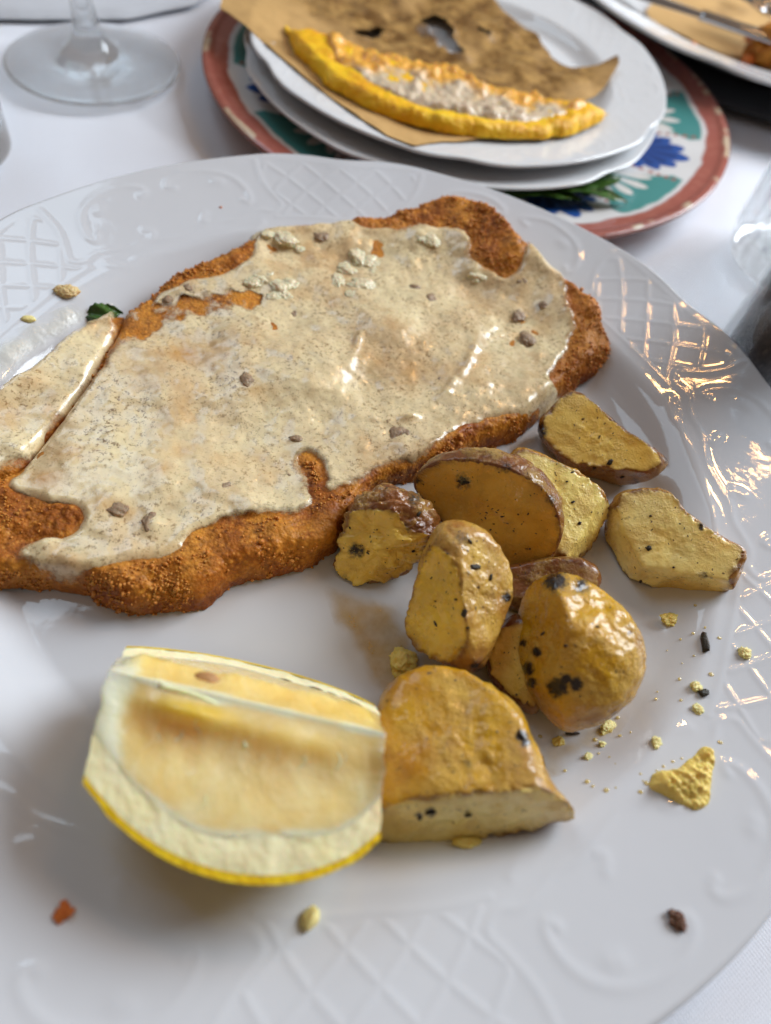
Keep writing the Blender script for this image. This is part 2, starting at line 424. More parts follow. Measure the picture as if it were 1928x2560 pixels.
far1 = cr([(560, 505), (610, 470), (690, 405), (770, 350), (900, 308), (1060, 240), (1085, 205), (1150, 165), (1280, 150), (1480, 118), (1600, 100)], 0, 480, 964) + \
       cr([(0, 100), (100, 72), (200, 30), (260, 24), (360, 45), (470, 90), (520, 140), (545, 190), (600, 235), (650, 265), (700, 330), (790, 385), (860, 450), (935, 490), (945, 560), (980, 640)], 964, 480, 1928)
near1 = cr([(970, 715), (900, 790), (800, 860), (720, 930), (650, 985), (600, 1040), (520, 1090)], 964, 480, 1928) + \
        cr([(560, 262), (450, 320), (330, 372), (230, 400), (190, 440), (150, 500)], 800, 950, 1928) + \
        cr([(1500, 560), (1430, 680), (1340, 720), (1180, 750), (1090, 770), (1000, 800), (940, 860), (880, 908), (800, 915), (700, 920), (560, 930), (430, 870), (380, 835), (280, 826), (200, 818), (100, 822), (0, 808)], 0, 1000, 964)
off1 = [(-110, 1250), (-190, 1190), (-190, 1110), (-90, 1058)]
cut1 = [(-10, 1042), (52, 1018), (94, 962), (168, 884), (223, 783), (254, 722), (274, 672)]
P1 = far1+near1+off1+cut1
cut1 = [(x-13, y-9) for x, y in cut1]
P1 = far1+near1+off1+cut1
H1 = [.62]*len(far1)+[.12]*len(near1)+[.3]*len(off1)+[.85]*len(cut1)
OUT1 = spline(flat_heights(P1, H1), .12, True, 2)
far2 = [(258, 668), (215, 690), (186, 702), (150, 727), (110, 762), (70, 802), (30, 829), (0, 850)]
off2 = [(-110, 915), (-190, 985), (-170, 1050), (-95, 1046)]
cut2 = [(-20, 1032), (42, 1010), (84, 953), (157, 876), (212, 776), (244, 714), (262, 672)]
cut2 = [(x+13, y+9) for x, y in cut2]
OUT2 = spline(flat_heights(far2+off2+cut2, [.45]*len(far2)+[.4]*len(off2)+[.85]*len(cut2)), .12, True, 2)
TH1, TH2, WE = 1.0, .85, .5

class Slab:
    """breaded slab: outline, rounded sides, undulating top; crumbs are added on the outside"""
    def __init__(s, out, T, seed, bedf=None, flatside=None):
        s.out, s.T, s.seed = out, T, seed; s.bed = bedf or (lambda q: bed(np.hypot(q[:, 0], q[:, 1])))
    def thick(s, q):
        p = np.c_[q, np.zeros(len(q))]
        return s.T*(1+.20*fbm(p*.33, 3, s.seed))
    def top(s, q):
        d, n = sdf(q, s.out); c = np.clip(d/WE, 0, 1)
        return s.bed(q)+s.thick(q)*np.sqrt(np.clip(1-(1-c)**2, 0, 1))*np.where(d > 0, 1, 0), d
def snapgrid(out, h):
    lo, hi = out.min(0)-h*2, out.max(0)+h*2
    nx, ny = int((hi[0]-lo[0])/h)+1, int((hi[1]-lo[1])/h)+1
    X, Y = np.meshgrid(lo[0]+np.arange(nx)*h, lo[1]+np.arange(ny)*h, indexing='ij'); q = np.stack([X.ravel(), Y.ravel()], 1)
    d, npt = sdf(q, out)
    near = abs(d) < .72*h; ok = (d > 0) | near
    q[near] = npt[near]; d[near] = 0
    f = gridf(nx, ny)[:, ::-1]; f = f[ok[f].all(1)]
    used = np.unique(f); m = np.full(len(q), -1); m[used] = np.arange(len(used))
    q, d, npt = q[used], d[used], npt[used]; f = m[f]
    a = q[f]; ar = np.cross(a[:, 1]-a[:, 0], a[:, 2]-a[:, 0])+np.cross(a[:, 2]-a[:, 0], a[:, 3]-a[:, 0])
    if np.median(ar) < 0: f = f[:, ::-1]
    f = f[abs(ar) > 1e-5]
    return q, d, npt, f
def build_slab(sl, h, name, mat, parent, cover=None, crumb=.048, dark=None):
    q, d, npt, f = snapgrid(sl.out, h); n = len(q)
    wa = WE*1.9                                   # arc length of the rounded side
    ph = np.clip(d/wa, 0, 1)*np.pi/2
    dirv = q-npt; L = np.linalg.norm(dirv, axis=1)[:, None]; dirv = np.where(L > 1e-6, dirv/(L+1e-9), 0)
    dn = np.where(d < wa, WE*(1-np.cos(ph)), d-wa+WE)
    blend = np.where(d < wa*1.6, 1-sstep(wa, wa*1.6, d), 0)
    xy = npt+dirv*(dn*blend+d*(1-blend))[:, None]
    xy = np.where((d > 0)[:, None], xy, q)
    z = sl.bed(xy)+sl.thick(xy)*np.sin(ph)
    v = np.c_[xy, z]
    nm = normals(v, f)
    cov = cover(xy) if cover is not None else np.zeros(n)
    amp = (1-.85*cov)
    w = worley(v*4.6, sl.seed); w2 = worley(v*10.0, sl.seed+5)
    patch = .5+.9*np.clip(fbm(v*.9, 3, sl.seed+13)+.3, 0, 1)
    disp = crumb*2.0*(.45-w)*patch+crumb*1.1*(.45-w2)+.09*fbm(v*1.3, 4, sl.seed+2)
    v = v+nm*(disp*amp)[:, None]
    v[:, 2] = np.maximum(v[:, 2], sl.bed(v[:, :2])-.02)
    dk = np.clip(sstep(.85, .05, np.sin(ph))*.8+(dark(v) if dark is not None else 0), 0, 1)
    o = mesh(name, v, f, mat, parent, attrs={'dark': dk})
    return o, v, nm, cov, ph

SL1 = Slab(OUT1, TH1, 3); SL2 = Slab(OUT2, TH2, 8)
# sauce outline on the big piece and the bare bands of crust inside it
s_out = cr([(640, 470), (700, 415), (790, 372), (900, 345), (1010, 318), (1060, 280), (1100, 225), (1060, 190), (1070, 160), (1140, 128), (1270, 135), (1330, 152), (1420, 128), (1490, 132), (1560, 140), (1650, 135)], 0, 480, 964) + \
    cr([(100, 125), (220, 125), (330, 150), (390, 200), (390, 270), (440, 310), (520, 350), (560, 330), (585, 300), (560, 250), (595, 225), (640, 255), (655, 300), (720, 345), (770, 400), (790, 460), (830, 500), (840, 590), (820, 650), (790, 700), (740, 770), (720, 800), (740, 850), (775, 890), (755, 930), (700, 965), (655, 1000), (625, 985), (600, 962), (520, 965), (400, 1000), (330, 1020), (260, 1070)], 964, 480, 1928) + \
    cr([(430, 250), (400, 300), (330, 340), (230, 372), (130, 400), (60, 400)], 800, 950, 1928) + \
    cr([(1440, 395), (1395, 370), (1390, 300), (1350, 240), (1312, 230), (1302, 270), (1350, 350), (1370, 430), (1330, 490), (1200, 500), (1100, 525), (1000, 520), (900, 560), (830, 570), (800, 620), (720, 690), (600, 695), (500, 705), (420, 740), (350, 772), (325, 825), (255, 826), (180, 790), (90, 730), (60, 680), (90, 630), (160, 600), (240, 590), (330, 550), (360, 480), (300, 450), (200, 460), (130, 440), (60, 400), (50, 370), (110, 320), (205, 200), (300, 80), (330, 30)], 0, 1000, 964) + \
    cr([(300, 990), (390, 880), (450, 780), (490, 720), (520, 650), (550, 590), (565, 545), (600, 500)], 0, 480, 964)
_k = len(s_out)
s_out = [(x-15, y-10) if (i >= _k-16 and i < _k-1) else (x, y) for i, (x, y) in enumerate(s_out)]
def lift(pts, sl):
    out = []
    for x, y in pts:
        z = 1.6
        for _ in range(6):
            p = at(x, y, z); t, _d = sl.top(p[None, :2]); z = z*.35+(float(t[0])+.1)*.65
        out.append(p[:2])
    return np.array(out)
def ragged(o, seed, a=.10):
    p = np.c_[o, 0*o[:, 0]]; return o+a*np.stack([fbm(p*1.6, 4, seed), fbm(p*1.6+31, 4, seed)], 1)
SO1 = ragged(spline(lift(s_out, SL1), .07, True, 1), 3)
s2 = [(252, 684), (218, 700), (178, 724), (142, 750), (106, 784), (74, 818), (40, 842), (0, 866), (-60, 908), (-140, 975), (-140, 1036), (-60, 1036), (4, 1024), (52, 1002), (94, 958), (166, 880), (218, 788), (248, 732), (262, 700)]
SO2 = ragged(OUT2.mean(0)+(OUT2-OUT2.mean(0))*.955, 4, .08)
schn = thing('breaded_cutlet', 'golden breaded cutlet covered in creamy blue cheese sauce', 'cutlet', (0, 2, .48), 'pieces of breaded cutlet')
strip = thing('breaded_cutlet', 'narrow cut-off strip of breaded cutlet beside the large sauced piece', 'cutlet', (-7.5, 2, .48), 'pieces of breaded cutlet')
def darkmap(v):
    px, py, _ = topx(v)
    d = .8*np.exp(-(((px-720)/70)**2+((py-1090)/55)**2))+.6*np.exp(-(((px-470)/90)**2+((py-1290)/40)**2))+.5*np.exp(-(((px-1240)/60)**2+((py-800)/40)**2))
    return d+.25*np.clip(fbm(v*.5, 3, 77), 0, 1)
cov1 = lambda q: sstep(-.05, .12, sdf(q, SO1)[0])
cov2 = lambda q: sstep(-.05, .12, sdf(q, SO2)[0])
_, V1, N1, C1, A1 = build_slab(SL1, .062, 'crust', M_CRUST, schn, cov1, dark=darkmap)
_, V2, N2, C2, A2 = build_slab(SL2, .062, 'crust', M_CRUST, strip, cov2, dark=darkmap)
def crumbs(V, Nn, C, parent, cnt, seed):
    rng = np.random.default_rng(seed); ok = np.where((C < .15) & (Nn[:, 2] > -.2))[0]
    pw = np.clip(fbm(V[ok]*.8, 3, seed+3)+.35, .03, 1); idx = rng.choice(ok, cnt, p=pw/pw.sum()); v0, f0 = ICO[2][0][:], ICO[2][1]; v0, f0 = ico(1); parts = []
    for i in idx:
        r = rng.uniform(.02, .05)*(1+.8*(rng.random() > .95)); sc = r*rng.uniform(.6, 1.3, 3)
        parts.append((v0*sc*(1+.3*rng.uniform(-1, 1, (len(v0), 1)))+V[i]+Nn[i]*r*.45, f0))
    v, f = join(parts); o = mesh('breadcrumbs', v, f, M_CRUMB, parent, smooth=False); o['kind'] = 'stuff'
crumbs(V1, N1, C1, schn, 4200, 1); crumbs(V2, N2, C2, strip, 500, 2)

def sauce(sl, out, h, parent, seed, bumps=(), holes=(), streaks=(), bare=lambda q: 0*q[:, 0]):
    q, d, npt, f = snapgrid(out, h); p = np.c_[q, np.zeros(len(q))]
    base, ds = sl.top(q)
    base = np.where(ds < .12, np.maximum(base, sl.bed(q)+sl.thick(q)*.25*(ds > -.3)), base)
    t = .085+.07*fbm(p*.8, 4, seed)+.02*fbm(p*3, 3, seed+4)
    ed = np.clip(d/.26, 0, 1); prof = np.sqrt(np.clip(1-(1-ed)**2, 0, 1))
    lip = .02*np.exp(-((d-.2)/.14)**2)
    z = base-.10+.10*ed+t*prof+lip
    thin = np.zeros(len(q))
    for (x, y, r, hh) in bumps:
        c = lift([(x, y)], sl)[0]; z += hh*np.exp(-(((q-c)**2).sum(1))/r**2)
    for (x, y, rx, ry, a) in holes:
        c = lift([(x, y)], sl)[0]; e = (q-c)/[rx, ry]; thin = np.maximum(thin, a*np.exp(-(e**2).sum(1)))
    for pts, w, hh in streaks:
        pl = spline(lift(pts, sl), .1, False, 2); dd, _ = sdf(q, pl, False); z += hh*np.exp(-(abs(dd)/w)**2)*np.clip(.7+.8*fbm(p*1.4, 3, seed+90), .1, 1.4)
    nz = fbm(p*2.2, 4, seed+31)
    thin = np.clip(thin*(1+.9*nz), 0, 1)
    thin = np.maximum(thin, .75*sstep(.16, .0, d)*np.clip(.5+nz, 0, 1))
    thin = np.maximum(thin, .30*np.clip(fbm(p*.9, 4, seed+60)-.25, 0, 1)*2)
    v = np.c_[q, z]
    lipn = np.clip(.5+1.4*fbm(p*.5, 3, seed+81), 0, 1)
    cov = np.clip(d/(.06+.85*lipn), 0, 1)*1.25*(1-.95*np.clip(bare(q), 0, 1))
    return mesh('sauce', v, f, M_SAUCE, parent, attrs={'thin': thin, 'cover': cov})
B = cr([(1080, 440), (660, 530), (290, 700), (200, 640), (150, 690)], 0, 1000, 964); B2 = cr([(150, 180), (370, 340), (240, 1060), (700, 900), (60, 1090)], 964, 480, 1928)
bumps = [(B[0][0], B[0][1], .55, .22), (B[1][0], B[1][1], .3, .16), (B[2][0], B[2][1], .3, .14), (B[3][0], B[3][1], .4, .12), (B2[0][0], B2[0][1], .5, .16), (B2[1][0], B2[1][1], .35, .2), (B2[3][0], B2[3][1], .4, .1), (B2[4][0], B2[4][1], .3, .12)]
hl = cr([(780, 690), (1120, 860), (870, 1040)], 0, 480, 964); hl2 = cr([(820, 190), (700, 290), (200, 330), (500, 460), (820, 500)], 0, 1000, 964)
holes = [(hl[0][0], hl[0][1], .7, .45, .8), (hl[1][0], hl[1][1], .45, .35, .6), (hl2[1][0], hl2[1][1], .35, .3, .5), (hl2[2][0], hl2[2][1], .5, .5, .6), (hl2[3][0], hl2[3][1], .7, .3, .6)]
stk = [(cr([(385, 670), (360, 740), (280, 850), (200, 930), (140, 970), (40, 985), (-120, 970)], 964, 480, 1928), .15, .15), (cr([(1560, 610), (1530, 680), (1510, 760)], 0, 480, 964), .14, .07)]
bare_c = [(lift([pt], SL1)[0], rx, ry) for pt, rx, ry in zip(cr([(590, 590), (650, 545), (740, 515), (840, 485), (940, 470), (1040, 455), (1090, 450)], 0, 480, 964), (.6, .65, .75, .75, .75, .7, .45), (.75, .6, .5, .5, .5, .5, .4))]
def bare1(q):
    o = np.zeros(len(q))
    for c, rx, ry in bare_c: o = np.maximum(o, np.exp(-(((q-c)/[rx, ry])**4).sum(1)))
    return o*(1+.3*fbm(np.c_[q, q[:, 0]*0]*2.5, 3, 6))
sc1 = sauce(SL1, SO1, .062, schn, 21, bumps, holes, stk, bare1)
sc2 = sauce(SL2, SO2, .062, strip, 29, [(60, 985, .35, .16), (20, 960, .3, .14), (120, 850, .3, .1)], [(70, 820, .3, .4, .8), (110, 880, .25, .3, .5)])

def blob(name, c, r, mat, parent=None, seed=0, sub=4, lump=.35, freq=1.6, sc=(1, 1, 1), rot=0., floor=None, label=None, cat=None, group=None):
    v, f = ICO[sub]; c = np.asarray(c, float)
    k = 1+lump*fbm(v*freq+seed*3.7, 3, seed)+(.16*(np.abs(fbm(v*freq*3+seed, 3, seed+1))-.3) if sub >= 5 else 0); v = v*k[:, None]*r*np.array(sc)
    cs, sn = math.cos(rot), math.sin(rot); v = np.c_[v[:, 0]*cs-v[:, 1]*sn, v[:, 0]*sn+v[:, 1]*cs, v[:, 2]]+c
    if floor is not None: v[:, 2] = np.maximum(v[:, 2], floor)
    o = mesh(name, v, f, mat, parent)
    if label: tag(o, label, cat, group)
    return o
def ontop(x, y, sl, up=.12):
    q = lift([(x, y)], sl)[0]; t, _ = sl.top(q[None]); return np.array([q[0], q[1], float(t[0])+up])
k = 0
for pts, r in ((cr([(1120, 370), (1090, 385), (1165, 350), (1210, 410), (1240, 395), (1190, 440), (1155, 180), (1285, 235), (1540, 270), (1590, 300), (1620, 340), (1500, 330), (1560, 400), (1460, 385), (1610, 380), (1540, 440), (1230, 190), (1090, 165)], 0, 480, 964), .22),
               (cr([(150, 175), (185, 190), (590, 245), (625, 270), (365, 330), (395, 360), (1030, 1095 - 480)], 964, 480, 1928)[:6], .2)):
    for x, y in pts:
        blob('cheese_crumble', ontop(x, y, SL1, .05), r*random.uniform(.8, 1.9), M_CHEESE, sc1, k, 5, .38, 1.1, (1.25, .9, .36), random.random()*3); k += 1
for x, y, r in [p+(s,) for p, s in zip(cr([(130, 412), (195, 460), (690, 482), (615, 632), (575, 530), (50, 1040), (90, 1045), (600, 380), (240, 860 - 60)], 964, 480, 1928), (.2, .2, .16, .24, .22, .26, .24, .15, .1))] + \
               [p+(s,) for p, s in zip(cr([(1390, 185), (815, 405), (725, 455), (1270, 520), (1070, 810)], 0, 480, 964), (.2, .18, .16, .14, .2))] + \
               [p+(s,) for p, s in zip(cr([(965, 375), (640, 525), (1250, 325), (1280, 160), (510, 470)], 0, 1000, 964), (.14, .2, .12, .14, .2))]:
    blob('mushroom_piece', ontop(x, y, SL1, .03), r*1.3, M_GREYBIT, sc1, k, 4, .3, 1.6, (1.2, .95, .5), random.random()*3); k += 1

# ------------------------------------------------------------------ roast potatoes
FLOOR = .47
def view_frame(c):
    w = CAMP-c; w = w/np.linalg.norm(w); u = RX-(RX@w)*w; u /= np.linalg.norm(u); return u, np.cross(w, u), w
POT = {}
def potato(key, label, outline, zc, depth, planes, mat, seed, p=2.3, sub=7, ksoft=34, rough=.05, lump=.05, char=(), flecks=(), floor=FLOOR, back=None, craggy=0, grow=1.035):
    o2 = np.array(outline, float); cx, cy = o2.mean(0); c = at(cx, cy, zc); u, vv, w = view_frame(c)
    loc = []
    for x, y in o2:
        d = at(x, y, 0)-CAMP; t = ((c-CAMP)@w)/(d@w); P = CAMP+d*t-c; loc.append((P@u, P@vv))
    loc = spline(loc, .1, True, 2)*grow
    ang = np.arctan2(loc[:, 1], loc[:, 0]); rad = np.hypot(loc[:, 0], loc[:, 1]); od = np.argsort(ang)
    an = np.r_[ang[od]-2*np.pi, ang[od], ang[od]+2*np.pi]; rn = np.tile(rad[od], 3)
    dv, f = ICO[sub]
    s = np.interp(np.arctan2(dv[:, 1], dv[:, 0]), an, rn); rho = np.hypot(dv[:, 0], dv[:, 1])
    dep = np.where(dv[:, 2] > 0, depth, back or depth)
    rb = ((rho/s)**p+(abs(dv[:, 2])/dep)**p)**(-1/p)
    W3 = np.stack([u, vv, w]); fl = W3@np.array([0, 0, -1.])
    rs = [rb]; kinds = [0]
    for n, dd, kd in list(planes)+[(fl, max(c[2]-floor, .15), 0)]:
        n = np.array(n, float); n /= np.linalg.norm(n)
        wob = 1+.05*fbm(dv*2.2, 3, seed+int(dd*100))
        q = dv@n; rs.append(np.where(q > .02, dd*wob/np.maximum(q, .02), 1e3)); kinds.append(kd)
    rs = np.array(rs); wts = rs**-float(ksoft); tot = wts.sum(0); r = tot**(-1/ksoft)
    flesh = sum(wts[i] for i, kd in enumerate(kinds) if kd)/tot if any(kinds) else np.zeros(len(r))
    P = dv*r[:, None]
    disp = lump*fbm(P*.8, 3, seed)+rough*.6*fbm(P*3.2, 4, seed+9)*(.6+.6*(1-flesh))
    if craggy: disp += craggy*(np.abs(fbm(P*[1.1, 2.2, 1.5], 4, seed+40))-.35)
    if any(kinds): disp += .10*(4*flesh*(1-flesh))*fbm(P*4.5, 3, seed+22)
    P = P*(1+disp/np.maximum(r, .3))[:, None]
    v = c+P@W3
    v[:, 2] = np.maximum(v[:, 2], floor-.02)
    rim = 4*flesh*(1-flesh)
    px, py, dz = topx(v); nm = normals(v, f); front = (nm*(CAMP-v)).sum(1) > 0
    ch = np.zeros(len(v))
    for x, y, rr, a in char: ch = np.maximum(ch, a*np.exp(-(((px-x)**2+(py-y)**2)/rr**2))*front)
    ch = np.maximum(ch, .5*np.clip(fbm(P*1.2, 4, seed+70)-.6, 0, 1)*1.5)
    t = thing('roast_potato', label, 'potato', (c[0], c[1], floor), 'roast potato pieces')
    mesh('flesh_and_skin', v, f, mat, t, attrs={'flesh': flesh, 'rim': rim, 'char': ch})
    for i, (x, y, L, Wd, a) in enumerate(flecks):
        dd = np.where(front, (px-x)**2+(py-y)**2, 1e9); j = int(dd.argmin())
        if dd[j] > 400: continue
        n = nm[j]; a1 = np.cos(a)*u+np.sin(a)*vv; a1 = a1-(a1@n)*n; a1 /= np.linalg.norm(a1); a2 = np.cross(n, a1)
        bx, bf = needle(L, Wd, .03, seed+i)
        mesh('herb_fleck', v[j]+bx[:, :1]*a1+bx[:, 1:2]*a2+(bx[:, 2:]+.012)*n, bf, M_HERB, t)
    rg = np.random.default_rng(seed+900); ok = np.where(front)[0]; sp = []
    for jx in rg.choice(ok, 20):
        L = rg.uniform(.015, .05)*(1+(rg.random() > .9)); bx, bf = ICO[2][0]*[L, L*rg.uniform(.2, .5), .010], ICO[2][1]
        n = nm[jx]; a1 = np.cross(n, rg.normal(size=3)); a1 /= np.linalg.norm(a1); a2 = np.cross(n, a1)
        sp.append((v[jx]+bx[:, :1]*a1+bx[:, 1:2]*a2+bx[:, 2:]*n, bf))
    sv, sf = join(sp); mesh('herb_specks', sv, sf, M_HERB, t)['kind'] = 'stuff'
    POT[key] = (v, nm)
    return t
def needle(L, Wd, T, seed):
    rng = np.random.default_rng(seed+500); v, f = ICO[2]; v = np.sign(v)*abs(v)**.6
    v = v*[L/2, Wd/2, T]*(1+.22*rng.uniform(-1, 1, (len(v), 1))); v[:, 1] += .12*Wd*np.sin(v[:, 0]*9/L); return v, f
gold = srgb(196, 146, 44); goldD = srgb(158, 100, 24); fl = srgb(222, 184, 92); flP = srgb(226, 202, 128); flD = srgb(206, 158, 60); brn = srgb(134, 82, 40); brnD = srgb(92, 52, 28)
MP = dict(
    A=potato_mat('potato_wedge_golden', srgb(150, 100, 30), brn, srgb(250, 216, 116), srgb(242, 198, 84)),
    B=potato_mat('potato_chunk_pale', srgb(170, 122, 44), brn, srgb(255, 232, 150), srgb(255, 216, 116)),
    C=potato_mat('potato_chunk_palest', gold, goldD, srgb(255, 236, 150), srgb(255, 222, 116)),
    D=potato_mat('potato_half_browned', brn, brnD, srgb(238, 192, 84), srgb(226, 170, 60)),
    E=potato_mat('potato_broken', brn, brnD, srgb(244, 210, 104), srgb(226, 180, 62)),
    F=potato_mat('potato_wedge_skin', srgb(216, 176, 80), srgb(166, 112, 50), srgb(240, 200, 66), srgb(228, 180, 46)),
    G=potato_mat('potato_round_skin', srgb(204, 156, 20), srgb(188, 136, 38), srgb(184, 130, 22), gold),
    H=potato_mat('potato_large_skin', srgb(200, 152, 14), srgb(178, 124, 18), srgb(252, 230, 146), srgb(244, 210, 106)))
potato('A', 'golden potato wedge with dark browned tip tucked under the cutlet corner', [(1238, 836), (1282, 868), (1360, 938), (1447, 990), (1420, 1022), (1375, 1048), (1310, 1056), (1240, 1020), (1190, 975), (1160, 925), (1195, 880)], 1.35, 1.1,
       [((.05, .25, .95), .50, 1), ((-.1, -.85, .55), .95, 0)], MP['A'], 1, flecks=[(1318, 1000, .22, .13, 1.0), (1285, 1010, .12, .08, .3), (1345, 1030, .14, .07, .8), (1260, 905, .1, .04, .2), (1295, 945, .1, .04, 1.3)], char=[(1165, 930, 22, .9), (1440, 992, 14, .6), (1375, 1045, 20, .5)])
potato('C', 'pale peeled potato chunk half hidden behind the browned half', [(1110, 965), (1180, 985), (1245, 1015), (1305, 1062), (1322, 1105), (1295, 1160), (1240, 1215), (1170, 1240), (1090, 1200), (1060, 1080)], 1.25, 1.2,
       [((.25, .2, .95), .62, 1), ((.8, -.35, .5), 1.1, 1)], MP['C'], 4, flecks=[(1238, 1085, .12, .06, .4), (1252, 1130, .1, .08, 1), (1225, 1040, .08, .04, 0)])
potato('B', 'pale cut potato chunk at the plate edge with a browned corner', [(1345, 1062), (1400, 1056), (1448, 1062), (1475, 1100), (1520, 1135), (1570, 1165), (1613, 1188), (1600, 1240), (1560, 1290), (1520, 1312), (1440, 1310), (1360, 1290), (1284, 1240), (1295, 1160), (1318, 1095)], 1.5, 1.15,
       [((.12, .2, .95), .62, 1), ((-.75, -.2, .62), 1.25, 1), ((-.1, -.86, .5), 1.02, 1)], MP['B'], 2, flecks=[(1385, 1255, .12, .08, 1.2), (1402, 1185, .16, .13, .4), (1515, 1135, .2, .06, -.5), (1405, 1115, .08, .05, .3), (1455, 1225, .07, .05, .3)], char=[(1600, 1225, 14, .5), (1540, 1310, 18, .5), (1515, 1138, 12, .7)])
potato('D', 'large halved potato with browned skin rim and shaded cut face', [(890, 1045), (925, 1000), (980, 976), (1045, 970), (1110, 982), (1165, 1015), (1200, 1060), (1213, 1105), (1205, 1170), (1175, 1225), (1120, 1262), (1060, 1250), (1000, 1190), (940, 1110)], 1.75, 1.25,
       [((-.20, -.42, .88), .34, 1)], MP['D'], 3, char=[(1000, 1040, 24, .7), (1095, 1010, 18, .6), (905, 1040, 14, .6), (1190, 1080, 16, .6)], flecks=[(1008, 1042, .2, .06, .1), (1140, 1110, .07, .04, 1), (1145, 1185, .06, .04, 0), (1060, 1145, .07, .04, .6)], ksoft=30)
potato('E', 'broken crumbly potato piece touching the cutlet edge', [(755, 1095), (790, 1062), (840, 1048), (895, 1066), (945, 1100), (950, 1140), (925, 1195), (885, 1235), (830, 1250), (780, 1265), (742, 1288), (722, 1258), (735, 1205), (748, 1150)], 1.35, 1.0,
       [((-.25, -.35, .9), .5, 1), ((.1, -.6, .75), .62, 1)], MP['E'], 5, craggy=.20, rough=.10, lump=.08, char=[(770, 1190, 22, .8), (745, 1260, 20, .7), (895, 1075, 24, .6), (880, 1140, 14, .5)], flecks=[(905, 1110, .16, .1, .8), (893, 1190, .1, .07, .6)])
potato('F', 'upright potato wedge with rosemary flecks leaning on the halved potato', [(935, 1150), (965, 1128), (1005, 1132), (1050, 1155), (1085, 1200), (1108, 1260), (1106, 1310), (1075, 1370), (1050, 1430), (1020, 1456), (960, 1432), (905, 1402), (880, 1370), (882, 1320), (900, 1240)], 2.1, 1.1,
       [((-.62, -.12, .78), .78, 1), ((.62, .05, .78), .86, 0)], MP['F'], 6, char=[(1098, 1290, 22, .7), (1030, 1440, 20, .7), (1010, 1240, 16, .5), (1000, 1165, 26, .5)], flecks=[(1026, 1225, .30, .13, .15), (1060, 1247, .18, .07, 1.2), (1004, 1325, .2, .16, .7), (1010, 1355, .1, .07, .3), (985, 1295, .08, .05, 0), (1015, 1170, .14, .06, -.6)])
potato('G', 'roundest whole-looking potato piece with charred black spots', [(1118, 1330), (1140, 1275), (1185, 1242), (1245, 1246), (1300, 1275), (1345, 1318), (1378, 1370), (1392, 1425), (1380, 1480), (1345, 1528), (1290, 1562), (1222, 1578), (1178, 1535), (1145, 1480), (1125, 1410)], 1.95, 1.45,
       [((-.72, .15, .66), 1.22, 0), ((.45, .55, .70), 1.30, 0)], MP['G'], 7, p=2.15, char=[(1205, 1485, 26, 1.0), (1245, 1478, 18, 1.0), (1225, 1465, 14, .9), (1160, 1408, 13, .9), (1140, 1445, 18, .9), (1150, 1475, 14, .9), (1200, 1255, 34, .8), (1255, 1265, 24, .7), (1130, 1390, 12, .7), (1330, 1545, 18, .5)], flecks=[(1158, 1408, .2, .08, -.5), (1222, 1395, .1, .06, 0), (1290, 1355, .1, .05, .3)])
potato('H', 'largest golden potato piece next to the lemon wedge', [(800, 1600), (818, 1525), (850, 1475), (905, 1445), (965, 1440), (1025, 1462), (1090, 1505), (1130, 1560), (1155, 1620), (1180, 1690), (1215, 1722), (1246, 1770), (1200, 1782), (1130, 1796), (1060, 1815), (980, 1828), (890, 1830), (808, 1824), (795, 1720)], 1.75, 1.25,
       [((.10, -.84, .54), 1.10, 1), ((.1, .25, .96), 1.0, 0)], MP['H'], 8, p=2.5, char=[(1128, 1590, 16, 1.0), (1135, 1605, 14, .9), (930, 1755, 14, .8), (905, 1762, 12, .7), (1010, 1755, 10, .6)], flecks=[(930, 1755, .26, .06, .3), (1012, 1760, .18, .09, .2), (905, 1768, .09, .07, 0), (1125, 1588, .2, .07, -.9)], grow=1.03)
potato('I', 'dark potato piece wedged low between three larger pieces', [(1040, 1400), (1100, 1330), (1140, 1330), (1165, 1400), (1170, 1480), (1165, 1550), (1110, 1520), (1060, 1480)], .95, .75, [((0, 0, 1), .45, 1)], MP['E'], 12, sub=6)
potato('K', 'added dark potato piece filling the shaded gap behind the roundest one', [(1060, 1235), (1130, 1215), (1220, 1200), (1290, 1215), (1300, 1270), (1230, 1310), (1130, 1330), (1070, 1300)], .95, .7, [((0, .2, 1), .5, 0)], MP['D'], 14, sub=6)  # added low piece, its brown darkens the shaded gap in the heap

# ------------------------------------------------------------------ scraps and crumbs on the plate
def onplate(x, y, up=0.):
    z = .5
    for _ in range(6):
        p = at(x, y, z+up); z = float(plate_z(np.array(math.hypot(p[0], p[1]))))
    return np.array([p[0], p[1], z])
def scrap(name, x, y, r, mat, label, cat, seed, sc=(1, 1, .6), rot=0, lump=.4, freq=1.6, group=None, sub=5):
    r *= .78; c = onplate(x, y); blob(name, c+[0, 0, r*sc[2]*.35], r, mat, None, seed, sub, lump, freq, sc, rot, c[2]-.01, label, cat, group)
def mash_scrap():
    w = np.array([onplate(x, y)[:2] for x, y in [(1394, 1690), (1418, 1666), (1468, 1656), (1500, 1622), (1528, 1610), (1548, 1640), (1536, 1682), (1546, 1722), (1518, 1758), (1478, 1746), (1430, 1724), (1402, 1708)]])
    out = ragged(spline(w, .05, True, 2), 17, .07); q, d, npt, f = snapgrid(out, .04); p = np.c_[q, 0*q[:, 0]]
    z = plate_z(np.hypot(q[:, 0], q[:, 1]))-.01+np.sqrt(np.clip(d/.3, 0, 1))*(.24+.12*fbm(p*1.8, 3, 4)+.16*(np.abs(fbm(p*4.5, 4, 6, .65))-.3))
    tag(mesh('potato_scrap', np.c_[q, z], f, M_MASH), 'large torn yellow potato scrap lying on the plate rim', 'potato scrap')
mash_scrap()
G = 'small potato crumbs on the right of the plate'
